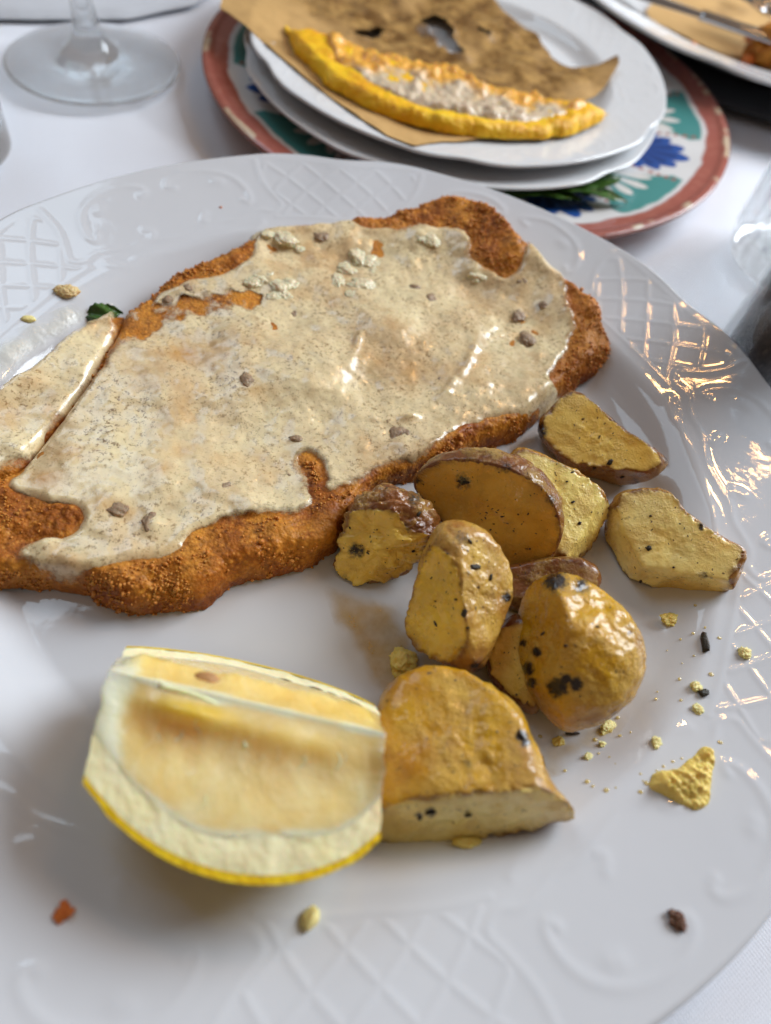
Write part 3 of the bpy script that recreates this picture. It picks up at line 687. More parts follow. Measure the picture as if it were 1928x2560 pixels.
scrap('potato_crumb', 1607, 1412, .22, M_MASHPALE, 'round pale potato crumb high on the plate rim', 'crumb', 43, (1, 1, .7), 0, .3, 1.8, G)
scrap('potato_crumb', 1503, 1484, .18, M_MASHPALE, 'potato crumb with a herb needle stuck beside it', 'crumb', 44, (1, 1, .6), 0, .3, 1.8, G)
scrap('potato_crumb', 1507, 1533, .18, M_MASHPALE, 'small potato crumb just below the herb needle', 'crumb', 45, (1, 1, .5), 0, .3, 1.8, G)
scrap('potato_crumb', 1418, 1605, .19, M_MASHPALE, 'oily potato crumb at the well edge above the large torn scrap', 'crumb', 46, (.8, 1.2, .4), 0, .3, 1.8, G)
scrap('potato_crumb', 1315, 1572, .26, M_MASHPALE, 'flat squashed potato crumb in oil beside the roundest potato', 'crumb', 47, (1.1, .8, .35), .8, .3, 1.8, G)
scrap('potato_crumb', 1302, 1608, .13, M_MASHPALE, 'tiny potato crumb in oil below the squashed one', 'crumb', 48, (1, .8, .4), 0, .3, 1.8, G)
scrap('potato_crumb', 1272, 1636, .16, M_MASHPALE, 'thin potato smear dot between largest potato and well edge', 'crumb', 49, (1, .9, .25), 0, .3, 1.8, G)
scrap('potato_crumb', 1450, 1340, .34, M_MASH, 'smeared potato crumb under the pale chunk at the plate edge', 'crumb', 50, (1.1, .7, .3), .2, .4, 1.9, G)
scrap('potato_crumb', 1208, 1602, .2, M_MASH, 'brown speckled potato crumb beside the largest potato', 'crumb', 51, (1, .8, .4), .4, .4, 2, G)
scrap('potato_scrap', 868, 1432, .50, M_MASH, 'squashed wet yellow potato scrap under the upright wedge', 'potato scrap', 52, (.95, 1.05, .6), .2, .35, 1.5)
scrap('potato_scrap', 1010, 1822, .3, M_MASH, 'flat yellow potato scrap squeezed out under the largest piece', 'potato scrap', 53, (1.4, .6, .4), .15, .35, 1.7)
scrap('potato_crumb', 672, 1985, .28, M_MASHPALE, 'pale yellow potato crumb on the lattice rim below the lemon', 'crumb', 54, (.8, 1.15, .7), -.3, .3, 1.6, None, 3)
scrap('bread_crumb', 138, 1972, .20, M_BREADCRUMB, 'orange fried breadcrumb on the bare plate below the lemon', 'crumb', 55, (1.1, .9, .7), .3, .5, 2.4)
scrap('burnt_crumb', 1462, 1990, .22, M_BURNT, 'dark burnt crumb alone on the smooth lower rim', 'crumb', 56, (.75, 1.15, .6), .5, .5, 2.2)
blobc = onplate(145, 640); scrap('cheese_blob', 145, 632, .42, crumb_mat('melted_cheese', srgb(226, 206, 158), srgb(206, 168, 100), .3), 'melted cream-coloured cheese drop on the rim above the leaf', 'cheese drop', 57, (1.1, .8, .5), .2, .25, 1.3)
scrap('cheese_blob', 62, 690, .25, M_MASHPALE, 'small pale cheese drop on the rim left of the larger drop', 'cheese drop', 58, (1.2, .7, .4), .2, .25, 1.3, None, 3)
for i, (x, y, l) in enumerate(((392, 612, 'tiny orange crumb on the smooth rim panel above the cutlet'), (367, 597, 'tiny yellow crumb on the smooth rim panel above the cutlet'), (477, 448, 'tiny speck at the top scroll of the rim'))):
    scrap('rim_crumb', x, y-(0), .07, M_BREADCRUMB if i != 1 else M_MASH, l, 'crumb', 60+i, (1.2, .9, .6), .3, .3, 2, 'tiny crumbs on the far rim', 2)
def herb(x, y, L, Wd, a, label, seed, T=.05):
    c = onplate(x, y); bx, bf = needle(L, Wd, T, seed); r = math.hypot(c[0], c[1]); g = (plate_z(np.array(r+.1))-plate_z(np.array(r-.1)))/.2
    v = np.c_[bx[:, 0]*math.cos(a)-bx[:, 1]*math.sin(a), bx[:, 0]*math.sin(a)+bx[:, 1]*math.cos(a), bx[:, 2]]+[c[0], c[1], c[2]+T]
    v[:, 2] += (v[:, 0]-c[0])*g*c[0]/r+(v[:, 1]-c[1])*g*c[1]/r
    tag(mesh('rosemary_needle', v, bf, M_HERB), label, 'herb', 'herb bits on the plate')
herb(1521, 1390, .62, .16, 1.55, 'long dark rosemary needle standing out on the white well wall', 1, .07)
herb(1519, 1498, .26, .18, .3, 'short green-black herb bit touching a potato crumb', 2, .06)
herb(1413, 1600, .12, .08, 1.2, 'tiny herb speck beside the oily crumb at the well edge', 3, .04)
herb(1236, 1585, .35, .08, .2, 'thin herb sliver in the oil under the roundest potato', 4, .04)
herb(1172, 1648, .3, .08, 1.7, 'thin herb sliver leaning at the largest potato', 5, .05)

def puddle(name, pts, mat, label, cat, t=.035, seed=0, lump=.3):
    w = np.array([onplate(x, y)[:2] for x, y in pts]); out = spline(w, .1, True, 2)
    q, d, npt, f = snapgrid(out, .1); p = np.c_[q, np.zeros(len(q))]
    z = plate_z(np.hypot(q[:, 0], q[:, 1]))+.003+t*np.sqrt(np.clip(d/.25, 0, 1))*(1+lump*fbm(p*2.2, 4, seed))
    o = mesh(name, np.c_[q, z], f, mat, attrs={'deep': sstep(.0, .55, d+.25*fbm(p*1.3, 4, seed+8))}); return tag(o, label, cat)
def film(name, col, alpha, rough, bumpy=.03):
    m = Mat(name, col, rough, .6); m.set('Alpha', m.math('MULTIPLY', m.attr('deep'), m.ramp(m.noise(1.6, 4), [(.3, alpha*.4), (.7, alpha)]))); return m.bump(m.noise(3.5, 4), bumpy).m
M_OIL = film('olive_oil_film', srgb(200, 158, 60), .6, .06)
M_MILK = film('milky_sauce_film', srgb(226, 224, 212), .75, .18, .05)
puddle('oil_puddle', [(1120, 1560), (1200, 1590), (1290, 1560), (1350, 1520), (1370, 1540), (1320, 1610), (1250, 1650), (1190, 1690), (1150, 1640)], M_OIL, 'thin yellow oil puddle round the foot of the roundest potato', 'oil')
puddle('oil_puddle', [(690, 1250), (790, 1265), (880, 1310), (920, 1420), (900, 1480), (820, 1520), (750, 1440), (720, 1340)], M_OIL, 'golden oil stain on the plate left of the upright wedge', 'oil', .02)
puddle('sauce_smear', [(300, 640), (260, 670), (190, 715), (120, 770), (60, 815), (0, 840), (-40, 800), (-10, 730), (60, 700), (110, 670), (170, 650), (230, 640)], M_MILK, 'milky sauce smear on the far left wall of the well', 'sauce', .05, 5, .6)

def droplets():
    rg = np.random.default_rng(5); parts = []
    for _ in range(70):
        x, y = rg.uniform(1120, 1560), rg.uniform(1300, 1720)
        if x < 1400 and y < 1530 and not (y > 1320+(1400-x)*.9): continue
        c = onplate(x, y); r = rg.uniform(.02, .09); v, f = ICO[3]; parts.append((v*[r, r*rg.uniform(.6, 1), r*.3]+c, f))
    v, f = join(parts); m = Mat('oil_droplet', srgb(214, 186, 100), .05, .6); m.p.inputs['Alpha'].default_value = .55
    o = mesh('oil_droplets', v, f, m.m); o['kind'] = 'stuff'; tag(o, 'scattered tiny oil droplets round the potatoes on the white plate', 'oil')
droplets()
def leafmat(name, a, b):
    m = Mat(name, a, .35, .5); m.set('Base Color', m.mix(m.noise(1.5, 4), a, b)); return m.bump(m.noise(4, 3), .05).m
M_LEAF = leafmat('dark_leaf', srgb(34, 62, 26), srgb(70, 108, 24))
def leaf(name, c, L, Wd, a, tilt, mat, label, cat, curl=.25, seed=0, fold=.2):
    n, m = 26, 15; s = np.linspace(0, 1, n); t = np.linspace(-1, 1, m); Sg, Tg = np.meshgrid(s, t, indexing='ij')
    wv = np.sin(np.pi*Sg**.8)**.8*Wd/2*(1+.08*np.sin(Sg*40)); x = (Sg-.5)*L; y = Tg*wv; z = fold*abs(y)+curl*np.sin(Sg*np.pi)+.05*np.sin(Sg*11+Tg*4+seed)
    p = np.stack([x.ravel(), y.ravel(), z.ravel()], 1); e = .022
    top = p.copy(); top[:, 2] += e; v = np.vstack([top, p])
    f = gridf(n, m); f = np.vstack([f[:, ::-1], f+n*m])
    ct, st = math.cos(tilt), math.sin(tilt); v = np.c_[v[:, 0], v[:, 1]*ct-v[:, 2]*st, v[:, 1]*st+v[:, 2]*ct]
    ca, sa = math.cos(a), math.sin(a); v = np.c_[v[:, 0]*ca-v[:, 1]*sa, v[:, 0]*sa+v[:, 1]*ca, v[:, 2]]+np.asarray(c)
    o = mesh(name, v, f, mat); tag(o, label, cat); return o
lc = onplate(228, 690); leaf('basil_leaf', lc+[0, 0, .2], 1.25, .7, .55, .3, M_LEAF, 'small dark green leaf peeking out behind the cut-off strip', 'leaf', .2, 1)

# ------------------------------------------------------------------ lemon wedge
def lemon():
    XA = math.radians(0.5)
    ax = np.array([math.cos(XA), math.sin(XA), 0]); ay = np.array([-math.sin(XA), math.cos(XA), 0]); az = np.array([0, 0, 1.])
    c = np.array([-.47, -8.43, 0.]); apex_z = 3.66; RL, HL, X0 = 3.22, 3.84, -.2
    xl, xr = -3.05, 2.85
    An, Af = math.radians(186), math.radians(303)
    t = thing('lemon_wedge', 'thick juicy lemon wedge lying rind down in front of the potatoes', 'lemon', (c[0], c[1], FLOOR))
    R = lambda x: RL*np.sqrt(np.clip(1-((x-X0)/HL)**2, .02, 1))
    def P(x, rho, ang, dz=0, dn=0):
        y = rho*np.cos(ang)+dn*-np.sin(ang); z = rho*np.sin(ang)+dn*np.cos(ang)
        x = x+.05*sstep(1.5, 2.8, abs(x))*fbm(np.stack([0*rho, rho*3, ang+0*rho], 1), 3, 44)
        xx = x-y*(.18+.16*np.clip(-x/2.8, 0, 1)*(y > 0))
        w = c+np.outer(xx, ax)+np.outer(y, ay)+np.outer(z+apex_z, az)
        w[:, 2] = np.maximum(w[:, 2], FLOOR+.01); return w
    nx = 200; xs = np.linspace(xl, xr, nx)
    mr = Mat('lemon_rind', srgb(232, 204, 42), .35, .5, Subsurface_Weight=.15, Subsurface_Scale=.003)
    mr.set('Base Color', mr.mix(mr.ramp(mr.noise(2, 3), [(.4, 0), (.6, 1)]), srgb(240, 204, 40), srgb(228, 186, 24))); mr.bump(mr.voro(6), .04, .6); mr = mr.m
    mp = Mat('lemon_pith', srgb(246, 236, 194), .55, .4, Subsurface_Weight=.4, Subsurface_Scale=.006)
    mp.set('Base Color', mp.mix(mp.noise(1.4, 4), srgb(252, 240, 206), srgb(250, 228, 160))); mp.bump(mp.noise(6, 4), .03); mp = mp.m
    def pulpmat(name, a, b, cc):
        m = Mat(name, a, .22, .5, Subsurface_Weight=.8, Subsurface_Scale=.014, Coat_Weight=.5, Coat_Roughness=.1)
        m.p.inputs['Subsurface Radius'].default_value = (1, .8, .4)
        st = m.attr('fib'); n = m.noise(.9, 4)
        col = m.mix(m.ramp(n, [(.35, 0), (.65, 1)]), a, b)
        co = N(m.nt, 'ShaderNodeCombineXYZ', {'X': m.attr('fx'), 'Y': m.attr('fy'), 'Z': 0.}).outputs[0]
        vs = N(m.nt, 'ShaderNodeTexVoronoi', {'Vector': N(m.nt, 'ShaderNodeVectorMath', {0: co, 1: (1.5, 1.3, 1)}, operation='MULTIPLY').outputs[0], 'Scale': 1.0}, feature='SMOOTH_F1').outputs['Distance']
        fib = m.math('ADD', m.math('MULTIPLY', vs, .35), m.math('ADD', m.math('MULTIPLY', m.noise(2.2, 4, .6, co=co), .4), m.math('MULTIPLY', m.noise(1.6, 4, .6), .25)))
        col = m.mix(m.ramp(fib, [(.42, 0), (.75, .35)]), col, cc)
        col = m.mix(m.attr('wet'), col, srgb(232, 186, 78))
        m.set('Base Color', m.mix(st, col, srgb(253, 242, 200))); m.set('Roughness', m.ramp(fib, [(.3, .14), (.7, .4)]))
        return m.bump(m.math('ADD', fib, m.math('MULTIPLY', m.noise(4, 3), .35)), .07, .7).m
    mu = pulpmat('lemon_pulp', srgb(250, 222, 158), srgb(244, 206, 128), srgb(255, 242, 208))
    mu2 = pulpmat('lemon_pulp_far', srgb(244, 214, 136), srgb(238, 200, 110), srgb(250, 234, 184))
    mm = mp
    PT, RT = .74, .16
    def face(ang, name, mat, sgn, relief):
        ss = np.linspace(0, 1, 90); Xg, Sg = np.meshgrid(xs, ss, indexing='ij'); x = Xg.ravel(); s = Sg.ravel(); Rr = R(x)
        endm = np.minimum(sstep(0, .5, x-xl), sstep(0, .35, xr-x))
        pt = PT*(1+.10*np.sin(x*2.3)+.35*(1-sstep(0, 1.2, x-xl)))
        lim = np.maximum(Rr-pt, .2); rho = s*lim
        dn = relief(x, s, rho)
        v = P(x, rho, ang, dn=sgn*dn)
        f = gridf(nx, 90); f = f if sgn > 0 else f[:, ::-1]
        pn = fbm(np.stack([x*1.3, rho*1.3, 0*x], 1), 3, 15)
        pith_ = np.maximum(sstep(.62, .25, x-xl+.10*pn-.25*np.abs(s-.5)), sstep(.17, .06, abs(rho-.07*pn)))
        pith_ = np.maximum(pith_, sstep(.93, 1.0, s+.03*pn))
        mesh('pulp', v, f, mat, t, attrs={'fx': x*1.9+.9*np.sin(s*3+x)+.6*pn, 'fy': s*2.2, 'fib': np.clip(pith_, 0, 1), 'wet': (np.clip(1.0*np.exp(-((x+1.0)/1.15)**2-((rho-.48)/.24)**2)+.45*np.exp(-((x-1.2)/1.3)**2-((rho-.55)/.22)**2), 0, 1) if sgn > 0 else .12+0*x)*np.clip(1+.6*pn, 0, 1.5)})
        # pith strip, then the rind's cut edge
        for (k0, k1, nm_, m_, nn) in ((0, 1, 'pith', mp, 14),):
            s2 = np.linspace(0, 1, nn); Xg, Sg = np.meshgrid(xs, s2, indexing='ij'); x = Xg.ravel(); s = Sg.ravel(); Rr = R(x)
            pt = PT*(1+.10*np.sin(x*2.3)+.35*(1-sstep(0, 1.2, x-xl))); lo = np.maximum(Rr-pt, .2); hi = Rr-RT
            dn = relief(x, np.ones_like(x), lo)*(1-s)**2+.02*fbm(np.stack([x*3, s*2, s*0], 1), 3, 5)
            ps.append((P(x, lo+(hi-lo)*s, ang, dn=sgn*dn), gridf(nx, nn) if sgn > 0 else gridf(nx, nn)[:, ::-1]))
        s2 = np.linspace(0, 1, 4); Xg, Sg = np.meshgrid(xs, s2, indexing='ij'); x = Xg.ravel(); s = Sg.ravel()
        rs_.append((P(x, R(x)-RT+RT*s, ang), gridf(nx, 4) if sgn > 0 else gridf(nx, 4)[:, ::-1]))
    ps, rs_ = [], []
    def rel_near(x, s, rho):
        e = np.minimum(sstep(xl, xl+.55, x), sstep(xr+.05, xr-.35, x))
        puff = .10*np.sin(np.pi*np.clip(s, 0, 1))**1.4*e
        cav = -.34*np.exp(-((x+1.25)/.80)**2-((rho-.48)/.24)**2)
        cav2 = -.16*np.exp(-((x-.9)/1.2)**2-((rho-.55)/.30)**2)
        p = np.stack([x*1.3, rho*1.1, 0*x], 1)
        return puff+(cav+cav2)*sstep(0, .25, rho)+.045*fbm(p, 4, 61)*np.sin(np.pi*s)-.08*(1-e)*np.sin(np.pi*s)
    def rel_far(x, s, rho):
        e = np.minimum(sstep(xl, xl+.6, x), sstep(xr, xr-.4, x)); p = np.stack([x*2.0, rho*1.0, 0*x], 1)
        return (-.10*e+.05*fbm(p, 4, 71)-.10*np.exp(-((rho-1.0)/.4)**2)*e)*np.sin(np.pi*s)
    face(An, 'near', mu, 1, rel_near)
    face(Af, 'far', mu2, -1, rel_far)
    # outer skin
    aa = np.linspace(An, Af, 70); Xg, Ag = np.meshgrid(xs, aa, indexing='ij'); x = Xg.ravel(); a = Ag.ravel()
    pp = np.stack([x, np.cos(a)*3, np.sin(a)*3], 1)
    rs_.append((P(x, R(x)*(1+.006*fbm(pp*5, 3, 9)), a), gridf(nx, 70)[:, ::-1]))
    # the two sliced ends: pulp sector, pith ring, rind ring
    for xe, sg in ((xl, 1), (xr, -1)):
        Re = float(R(np.array(xe))); sl_ = .28*sg
        def cap(r0, r1, n):
            sr = np.linspace(r0, r1, n); Sg, Ag = np.meshgrid(sr, aa, indexing='ij'); s = Sg.ravel(); a = Ag.ravel()
            f = gridf(n, 70); return P(np.full(s.shape, xe), s, a), (f if sg < 0 else f[:, ::-1])
        v, f = cap(.0, Re-PT*1.15, 24); mesh('pulp', v, f, mu2, t, attrs={'fx': v[:, 1]*2.5, 'fy': v[:, 2]*1.5, 'fib': .25+.5*np.clip(fbm(v*1.5, 3, 3)+.3, 0, 1)})
        ps.append(cap(Re-PT*1.15, Re-RT, 14)); rs_.append(cap(Re-RT, Re, 4))
    v, f = join(ps); mesh('pith', v, f, mp, t)
    v, f = join(rs_); mesh('rind', v, f, mr, t)
    # membrane along the ridge and a torn fold hanging into the hollow
    xm = np.linspace(xl+.1, xr-.1, 120)
    y0 = np.stack([xm, .06*np.sin(xm*2.1)+.05*fbm(np.c_[xm*2, xm*0, xm*0], 3, 4)], 1)
    pth = [(xx, yy, zz) for xx, yy, zz in ((-1.9, -.06, .0), (-1.1, -.08, .0), (-.4, -.25, -.04), (.0, -.6, -.12), (.15, -.85, -.14))]
    pth = spline(pth, .08, False, 2); w = np.array([c+p[0]*ax+(p[1])*ay+(p[2]+apex_z)*az for p in pth])
    vt, ft = tube(w, np.linspace(.07, .04, len(w)), 8); mesh('membrane', vt, ft, mp, t)
    rg = np.random.default_rng(8); fb = []
    for _ in range(26):
        x0, r0 = rg.uniform(-2.2, 2.4), rg.uniform(.25, 1.9); L = rg.uniform(.15, .55); tt = np.linspace(0, 1, 7)
        xx, rr = x0+.12*rg.normal()*tt+.05*np.sin(tt*4), r0+L*tt
        fb.append((lambda vf: (vf[0], np.array([q for q in vf[1] if len(q) == 4])))(tube(P(xx, rr, np.full(7, An), dn=rel_near(xx, rr/2.4, rr)+.015), rg.uniform(.010, .022), 6)))
    vv_, ff_ = join(fb); mesh('pulp_fibres', vv_, ff_, mp, t)['kind'] = 'stuff'
    v, f = ICO[4]; sd = c+(-1.15)*ax+(.42)*ay+(apex_z-.62)*az
    v = v*[.32, .20, .20]; v = v[:, :1]*ax+v[:, 1:2]*ay+v[:, 2:]*az+sd
    mesh('seed', v, f, crumb_mat('lemon_seed', srgb(196, 150, 96), srgb(156, 108, 66), .35), t)
lemon()

# ------------------------------------------------------------------ painted plate behind, with two white plates on it
PC = np.array([.52, 27.2])
def painted_plate():
    nth, nr = 900, 190; R = 13.93
    r = np.linspace(.0, R, nr); th = np.linspace(0, 2*np.pi, nth, endpoint=False)
    prof = lambda r: .34+.12*sstep(8.2, 9.4, r)+.62*np.clip((r-9)/4.9, 0, 1)**1.3
    Rg, Tg = np.meshgrid(r, th, indexing='ij'); rr = Rg.ravel(); tt = Tg.ravel()
    z = prof(rr)+.10*np.exp(-((rr-13.75)/.2)**2)
    v = np.stack([PC[0]+rr*np.cos(tt), PC[1]+rr*np.sin(tt), z], 1)
    p3 = np.stack([rr*np.cos(tt), rr*np.sin(tt), 0*rr], 1)
    wob = .10*fbm(p3*.9, 3, 5)
    col = np.tile(srgb(214, 212, 210), (len(rr), 1)); col *= (1+.03*fbm(p3*.6, 3, 8))[:, None]
    def paint(mask, c, soft=None):
        m = np.clip(mask, 0, 1)[:, None]; col[:] = col*(1-m)+np.array(c)*m
    deg = np.degrees(tt); ra = rr+wob
    def sector(center): return (deg-center+180) % 360-180
    red = srgb(160, 92, 80); teal = srgb(72, 138, 134); blue = srgb(42, 82, 152); dblue = srgb(22, 40, 92); white = srgb(216, 212, 206); dot = srgb(160, 86, 70)
    for kk in range(8):
        u = sector(8+45*kk); s = np.radians(u)*11.0
        # teal fan: a triangle opening outwards, white petals in it
        wid = np.interp(ra, [8.6, 9.2, 12.0, 12.5], [0.1, .5, 2.45, 2.3])
        paint(sstep(.08, -.08, abs(s)-wid)*sstep(8.7, 8.9, ra)*sstep(12.6, 12.5, ra), teal)
        for pa in (-33, -12, 10, 31):
            a = math.radians(pa); x = s; y = ra-8.6; lx = x*math.cos(a)-y*math.sin(a)*1.0; ly = x*math.sin(a)+y*math.cos(a)
            w_ = .28*np.clip((ly-.7)/1.6, 0, 1)**.7*np.sqrt(np.clip((3.0-ly)/.5, 0, 1))
            paint(sstep(.04, -.04, abs(lx)-w_)*(ly > .7)*(ly < 3.0), white)
        # blue palmette between the fans
        u = sector(30.5+45*kk); s = np.radians(u)*11.0
        for pa in (-58, -38, -19, 0, 19, 38, 58):
            a = math.radians(pa); x = s; y = ra-8.9; lx = x*math.cos(a)-y*math.sin(a); ly = x*math.sin(a)+y*math.cos(a)
            Lm = 3.3-.010*abs(pa)*1.2
            w_ = .46*np.clip(ly/2.4, 0, 1)**.9*np.sqrt(np.clip((Lm-ly)/.6, 0, 1))
            paint(sstep(.05, -.05, abs(lx)-w_)*(ly > .1)*(ly < Lm), blue)
            paint(sstep(.10, -.05, abs(lx)-w_*.45)*(ly > .1)*(ly < Lm*.8)*.55, dblue)
        for sd in (-11.6, 11.6):
            u = sector(30.5+45*kk+sd); s = np.radians(u)*11.0
            for ri in np.arange(9.2, 12.4, .42): paint(sstep(.17, .08, np.hypot(s, ra-ri)), dot)
    paint(sstep(12.72, 12.86, ra), red)
    paint(sstep(12.86, 12.94, ra)*sstep(.1, .6, fbm(p3*3, 3, 12))*.18, srgb(196, 132, 112))
    chip = sstep(.15, .35, fbm(np.stack([np.cos(tt)*9, np.sin(tt)*9, rr*.2], 1), 3, 15)); paint(sstep(13.62, 13.74, ra)*chip*.9, srgb(204, 186, 158))
    paint(sstep(8.4, 8.3, ra)*sstep(7.9, 8.0, ra), blue)
    V = [v]; C = [col]
    red2 = np.array(srgb(150, 88, 74))
    for r0, z0 in ((R+.08, 1.12), (R+.10, 1.0), (R, .86), (R-.8, .62), (9.6, .12), (9.3, .0), (8.6, .0), (8.4, .12), (0, .14)):
        V.append(np.stack([PC[0]+r0*np.cos(th), PC[1]+r0*np.sin(th), np.full(nth, z0)], 1)); C.append(np.tile(red2, (nth, 1)))
    m = Mat('painted_glaze', (.8, .8, .8), .1, .5); m.set('Base Color', m.attr('paint', True)); m.bump(m.noise(1.2, 3), .015)
    o = mesh('painted_plate', np.vstack(V), gridf(nr+9, nth, True), m.m, base=(PC[0], PC[1], 0), colors={'paint': np.vstack(C)})
    tag(o, 'hand-painted plate with red rim, teal fans and blue petals under two white plates', 'plate')
painted_plate()
LC = (-.40, 26.25, .46); UC = (-.30, 26.98, 1.14); RS = 10.70
embossed_plate('side_plate', LC, RS, M_PORC2, 'lower white side plate resting directly on the painted plate', 'plate', 720, 60, 20., 'stacked white side plates', .78)
embossed_plate('side_plate', UC, RS, M_PORC2, 'upper white side plate holding brown paper and the yellow half-moon', 'plate', 900, 70, 38., 'stacked white side plates', .78)
def up_z(q):                                 # surface of the upper side plate
    k = RS/15; r = np.hypot(q[:, 0]-UC[0], q[:, 1]-UC[1])/k
    return UC[2]+plate_z(np.minimum(r, 15))*.78*k

def paper_mat(name):
    m = Mat(name, (.5, .35, .15), .7, .3)
    a = m.mix(m.noise(3, 5, .7), srgb(200, 162, 104), srgb(186, 146, 90))
    g = m.mix(m.ramp(m.noise(.8, 6, .7), [(.36, 0), (.6, 1)]), srgb(180, 142, 84), srgb(104, 72, 34))
    m.set('Base Color', m.mix(m.attr('grease'), a, g))
    m.set('Roughness', m.mix(m.attr('grease'), (.75,)*3, (.32,)*3))
    return m.bump(m.noise(4, 5), .03).m
M_PAPER = paper_mat('brown_paper')
def sheet(name, outline, zf, holes, grease, mat, label, cat, h=.13, seed=0, crumple=.08):
    out = spline(outline, .12, True, 1); q, d, npt, f = snapgrid(out, h); p = np.c_[q, np.zeros(len(q))]
    keep = np.ones(len(q), bool)
    dh = np.full(len(q), 9.)
    for hp in holes:
        e, _ = sdf(q, spline(hp, .1, True, 1)); e = e+.10*fbm(p*3, 3, 8); keep &= e < 0; dh = np.minimum(dh, -e)
    f = f[keep[f].all(1)]; used = np.unique(f); mm_ = np.full(len(q), -1); mm_[used] = np.arange(len(used)); f = mm_[f]; q, p, dh, d = q[used], p[used], dh[used], d[used]
    g = np.clip(grease(q)+.45*fbm(p*.5, 4, seed+3), 0, 1)
    z = zf(q)+.04+crumple*fbm(p*.7, 4, seed)*(.3+.7*g)+.22*np.exp(-(dh/.45)**2)*np.clip(.3+fbm(p*.9, 2, seed+5), 0, 1)
    e = .018; n = len(q); v = np.vstack([np.c_[q, z+e], np.c_[q, z]]); ff = np.vstack([f, f[:, ::-1]+n])
    o = mesh(name, v, ff, mat, attrs={'grease': np.r_[g, g]}); tag(o, label, cat); return o
def A2(pts, z): return np.array([at(x, y, z)[:2] for x, y in pts])
pap = np.vstack([A2([(448, -6)], 2.5), A2([(560, 84), (720, 206), (878, 328), (945, 300), (1010, 296)], 2.35), A2([(1150, 270), (1268, 205), (1300, 190), (1345, 132), (1280, 136), (1215, 120)], 2.25), A2([(1150, 50), (1095, 22), (1068, -10), (1000, -60), (820, -110), (600, -110)], 2.1)])
def paper_z(q):
    z = up_z(q); r = np.hypot(q[:, 0]-UC[0], q[:, 1]-UC[1])
    flat = 1.98+.0*r; zz = np.maximum(z, flat*.0+1.70+.45*sstep(4.5, 10.5, r))
    tip = np.exp(-(((q-A2([(1345, 132)], 2.25)[0])**2).sum(1))/1.6**2)
    return zz+.55*tip+.03
hol = [A2([(915, 30), (945, 28), (965, 60), (1000, 95), (1005, 112), (975, 108), (940, 75), (915, 50)], 1.95), A2([(765, 62), (820, 58), (830, 68), (790, 76), (762, 76)], 1.95), A2([(1030, 55), (1055, 62), (1060, 78), (1040, 72)], 1.95)]
gr0 = A2([(950, 60)], 1.95)[0]
sheet('greaseproof_paper', pap, paper_z, hol, lambda q: sstep(8.5, 4.0, np.hypot((q[:, 0]-gr0[0]-1.5)*.8, (q[:, 1]-gr0[1])*1.0)), M_PAPER, 'brown grease-stained torn paper sheet on the upper side plate', 'paper', .13, 3, .17)

def halfmoon():
    hm = A2([(613, 52), (622, 85), (650, 130), (705, 188), (800, 240), (920, 282), (1080, 305), (1200, 301), (1290, 275), (1315, 240)], 2.15)
    hm = np.vstack([hm, A2([(1322, 216), (1270, 210), (1230, 205), (1150, 188), (1060, 168), (1020, 150), (960, 128), (880, 108), (800, 95), (740, 68), (690, 55), (640, 45)], 2.75)])
    out = ragged(spline(hm, .12, True, 2), 7, .09); c = out.mean(0)
    sl = Slab(out, .58, 91, lambda q: paper_z(q)+.10)
    t = thing('flatbread', 'yellow half-moon flatbread with creamy topping on the brown paper', 'flatbread', (c[0], c[1], 2.0))
    m = Mat('yellow_flatbread', srgb(232, 170, 14), .45, .4, Subsurface_Weight=.2, Subsurface_Scale=.005)
    m.set('Base Color', m.ramp(m.noise(.9, 5), [(.3, srgb(232, 164, 6)), (.5, srgb(246, 190, 10)), (.7, srgb(248, 204, 30))])); m.bump(m.noise(4, 5, .65), .09)
    build_slab(sl, .10, 'bread', m.m, t, crumb=.05)
    to = A2([(688, 58), (700, 110), (740, 150), (820, 196), (930, 238), (1060, 262), (1170, 266), (1240, 248), (1292, 222), (1230, 198), (1150, 179), (1060, 158), (960, 118), (880, 98), (800, 83), (740, 60)], 2.7)
    o2 = spline(to, .12, True, 2); q, d, npt, f = snapgrid(o2, .10); p = np.c_[q, np.zeros(len(q))]
    base, ds = sl.top(q); base = np.maximum(base, sl.bed(q)+sl.thick(q)*.75)
    z = base-.22+.26*sstep(0, .5, d)+sstep(0, .5, d)*(.20*np.clip(fbm(p*1.6, 4, 33)+.3, 0, 2)+.06*fbm(p*4, 3, 35))
    s_ = Mat('melted_topping', (.8, .6, .3), .28, .5, Subsurface_Weight=.2, Subsurface_Scale=.004, Coat_Weight=.3, Coat_Roughness=.15)
    s_.set('Base Color', s_.mix(s_.attr('creamy'), srgb(238, 176, 66), srgb(214, 194, 164)))
    s_.bump(s_.noise(5, 5), .08)
    acr = (q-out.mean(0))@np.array([-.15, .98])+.06*((q[:, 0]-c[0]))**2*.6
    ridge = np.clip(.45+1.0*fbm(p*.9, 4, 36)-.9*(acr-.35), 0, 1)
    mesh('topping', np.c_[q, z], f, s_.m, t, attrs={'creamy': ridge})
halfmoon()
for i, (x, y, a, L, w_) in enumerate(((1255, 420, .1, 4.4, 1.7), (1170, 428, .3, 3.8, 1.3), (1300, 402, .9, 2.8, 1.3))):
    p = at(x, y, .95)
    leaf('salad_leaf', (p[0], p[1], .95), L, w_, a, -.15, M_LEAF, ('broad dark green salad leaf sticking out from under the side plates', 'narrow green salad leaf lying beside the broad one on painted petals', 'small upturned salad leaf tip at the edge of the side plates')[i], 'leaf', .22, i)['group'] = 'salad leaves on the painted plate'

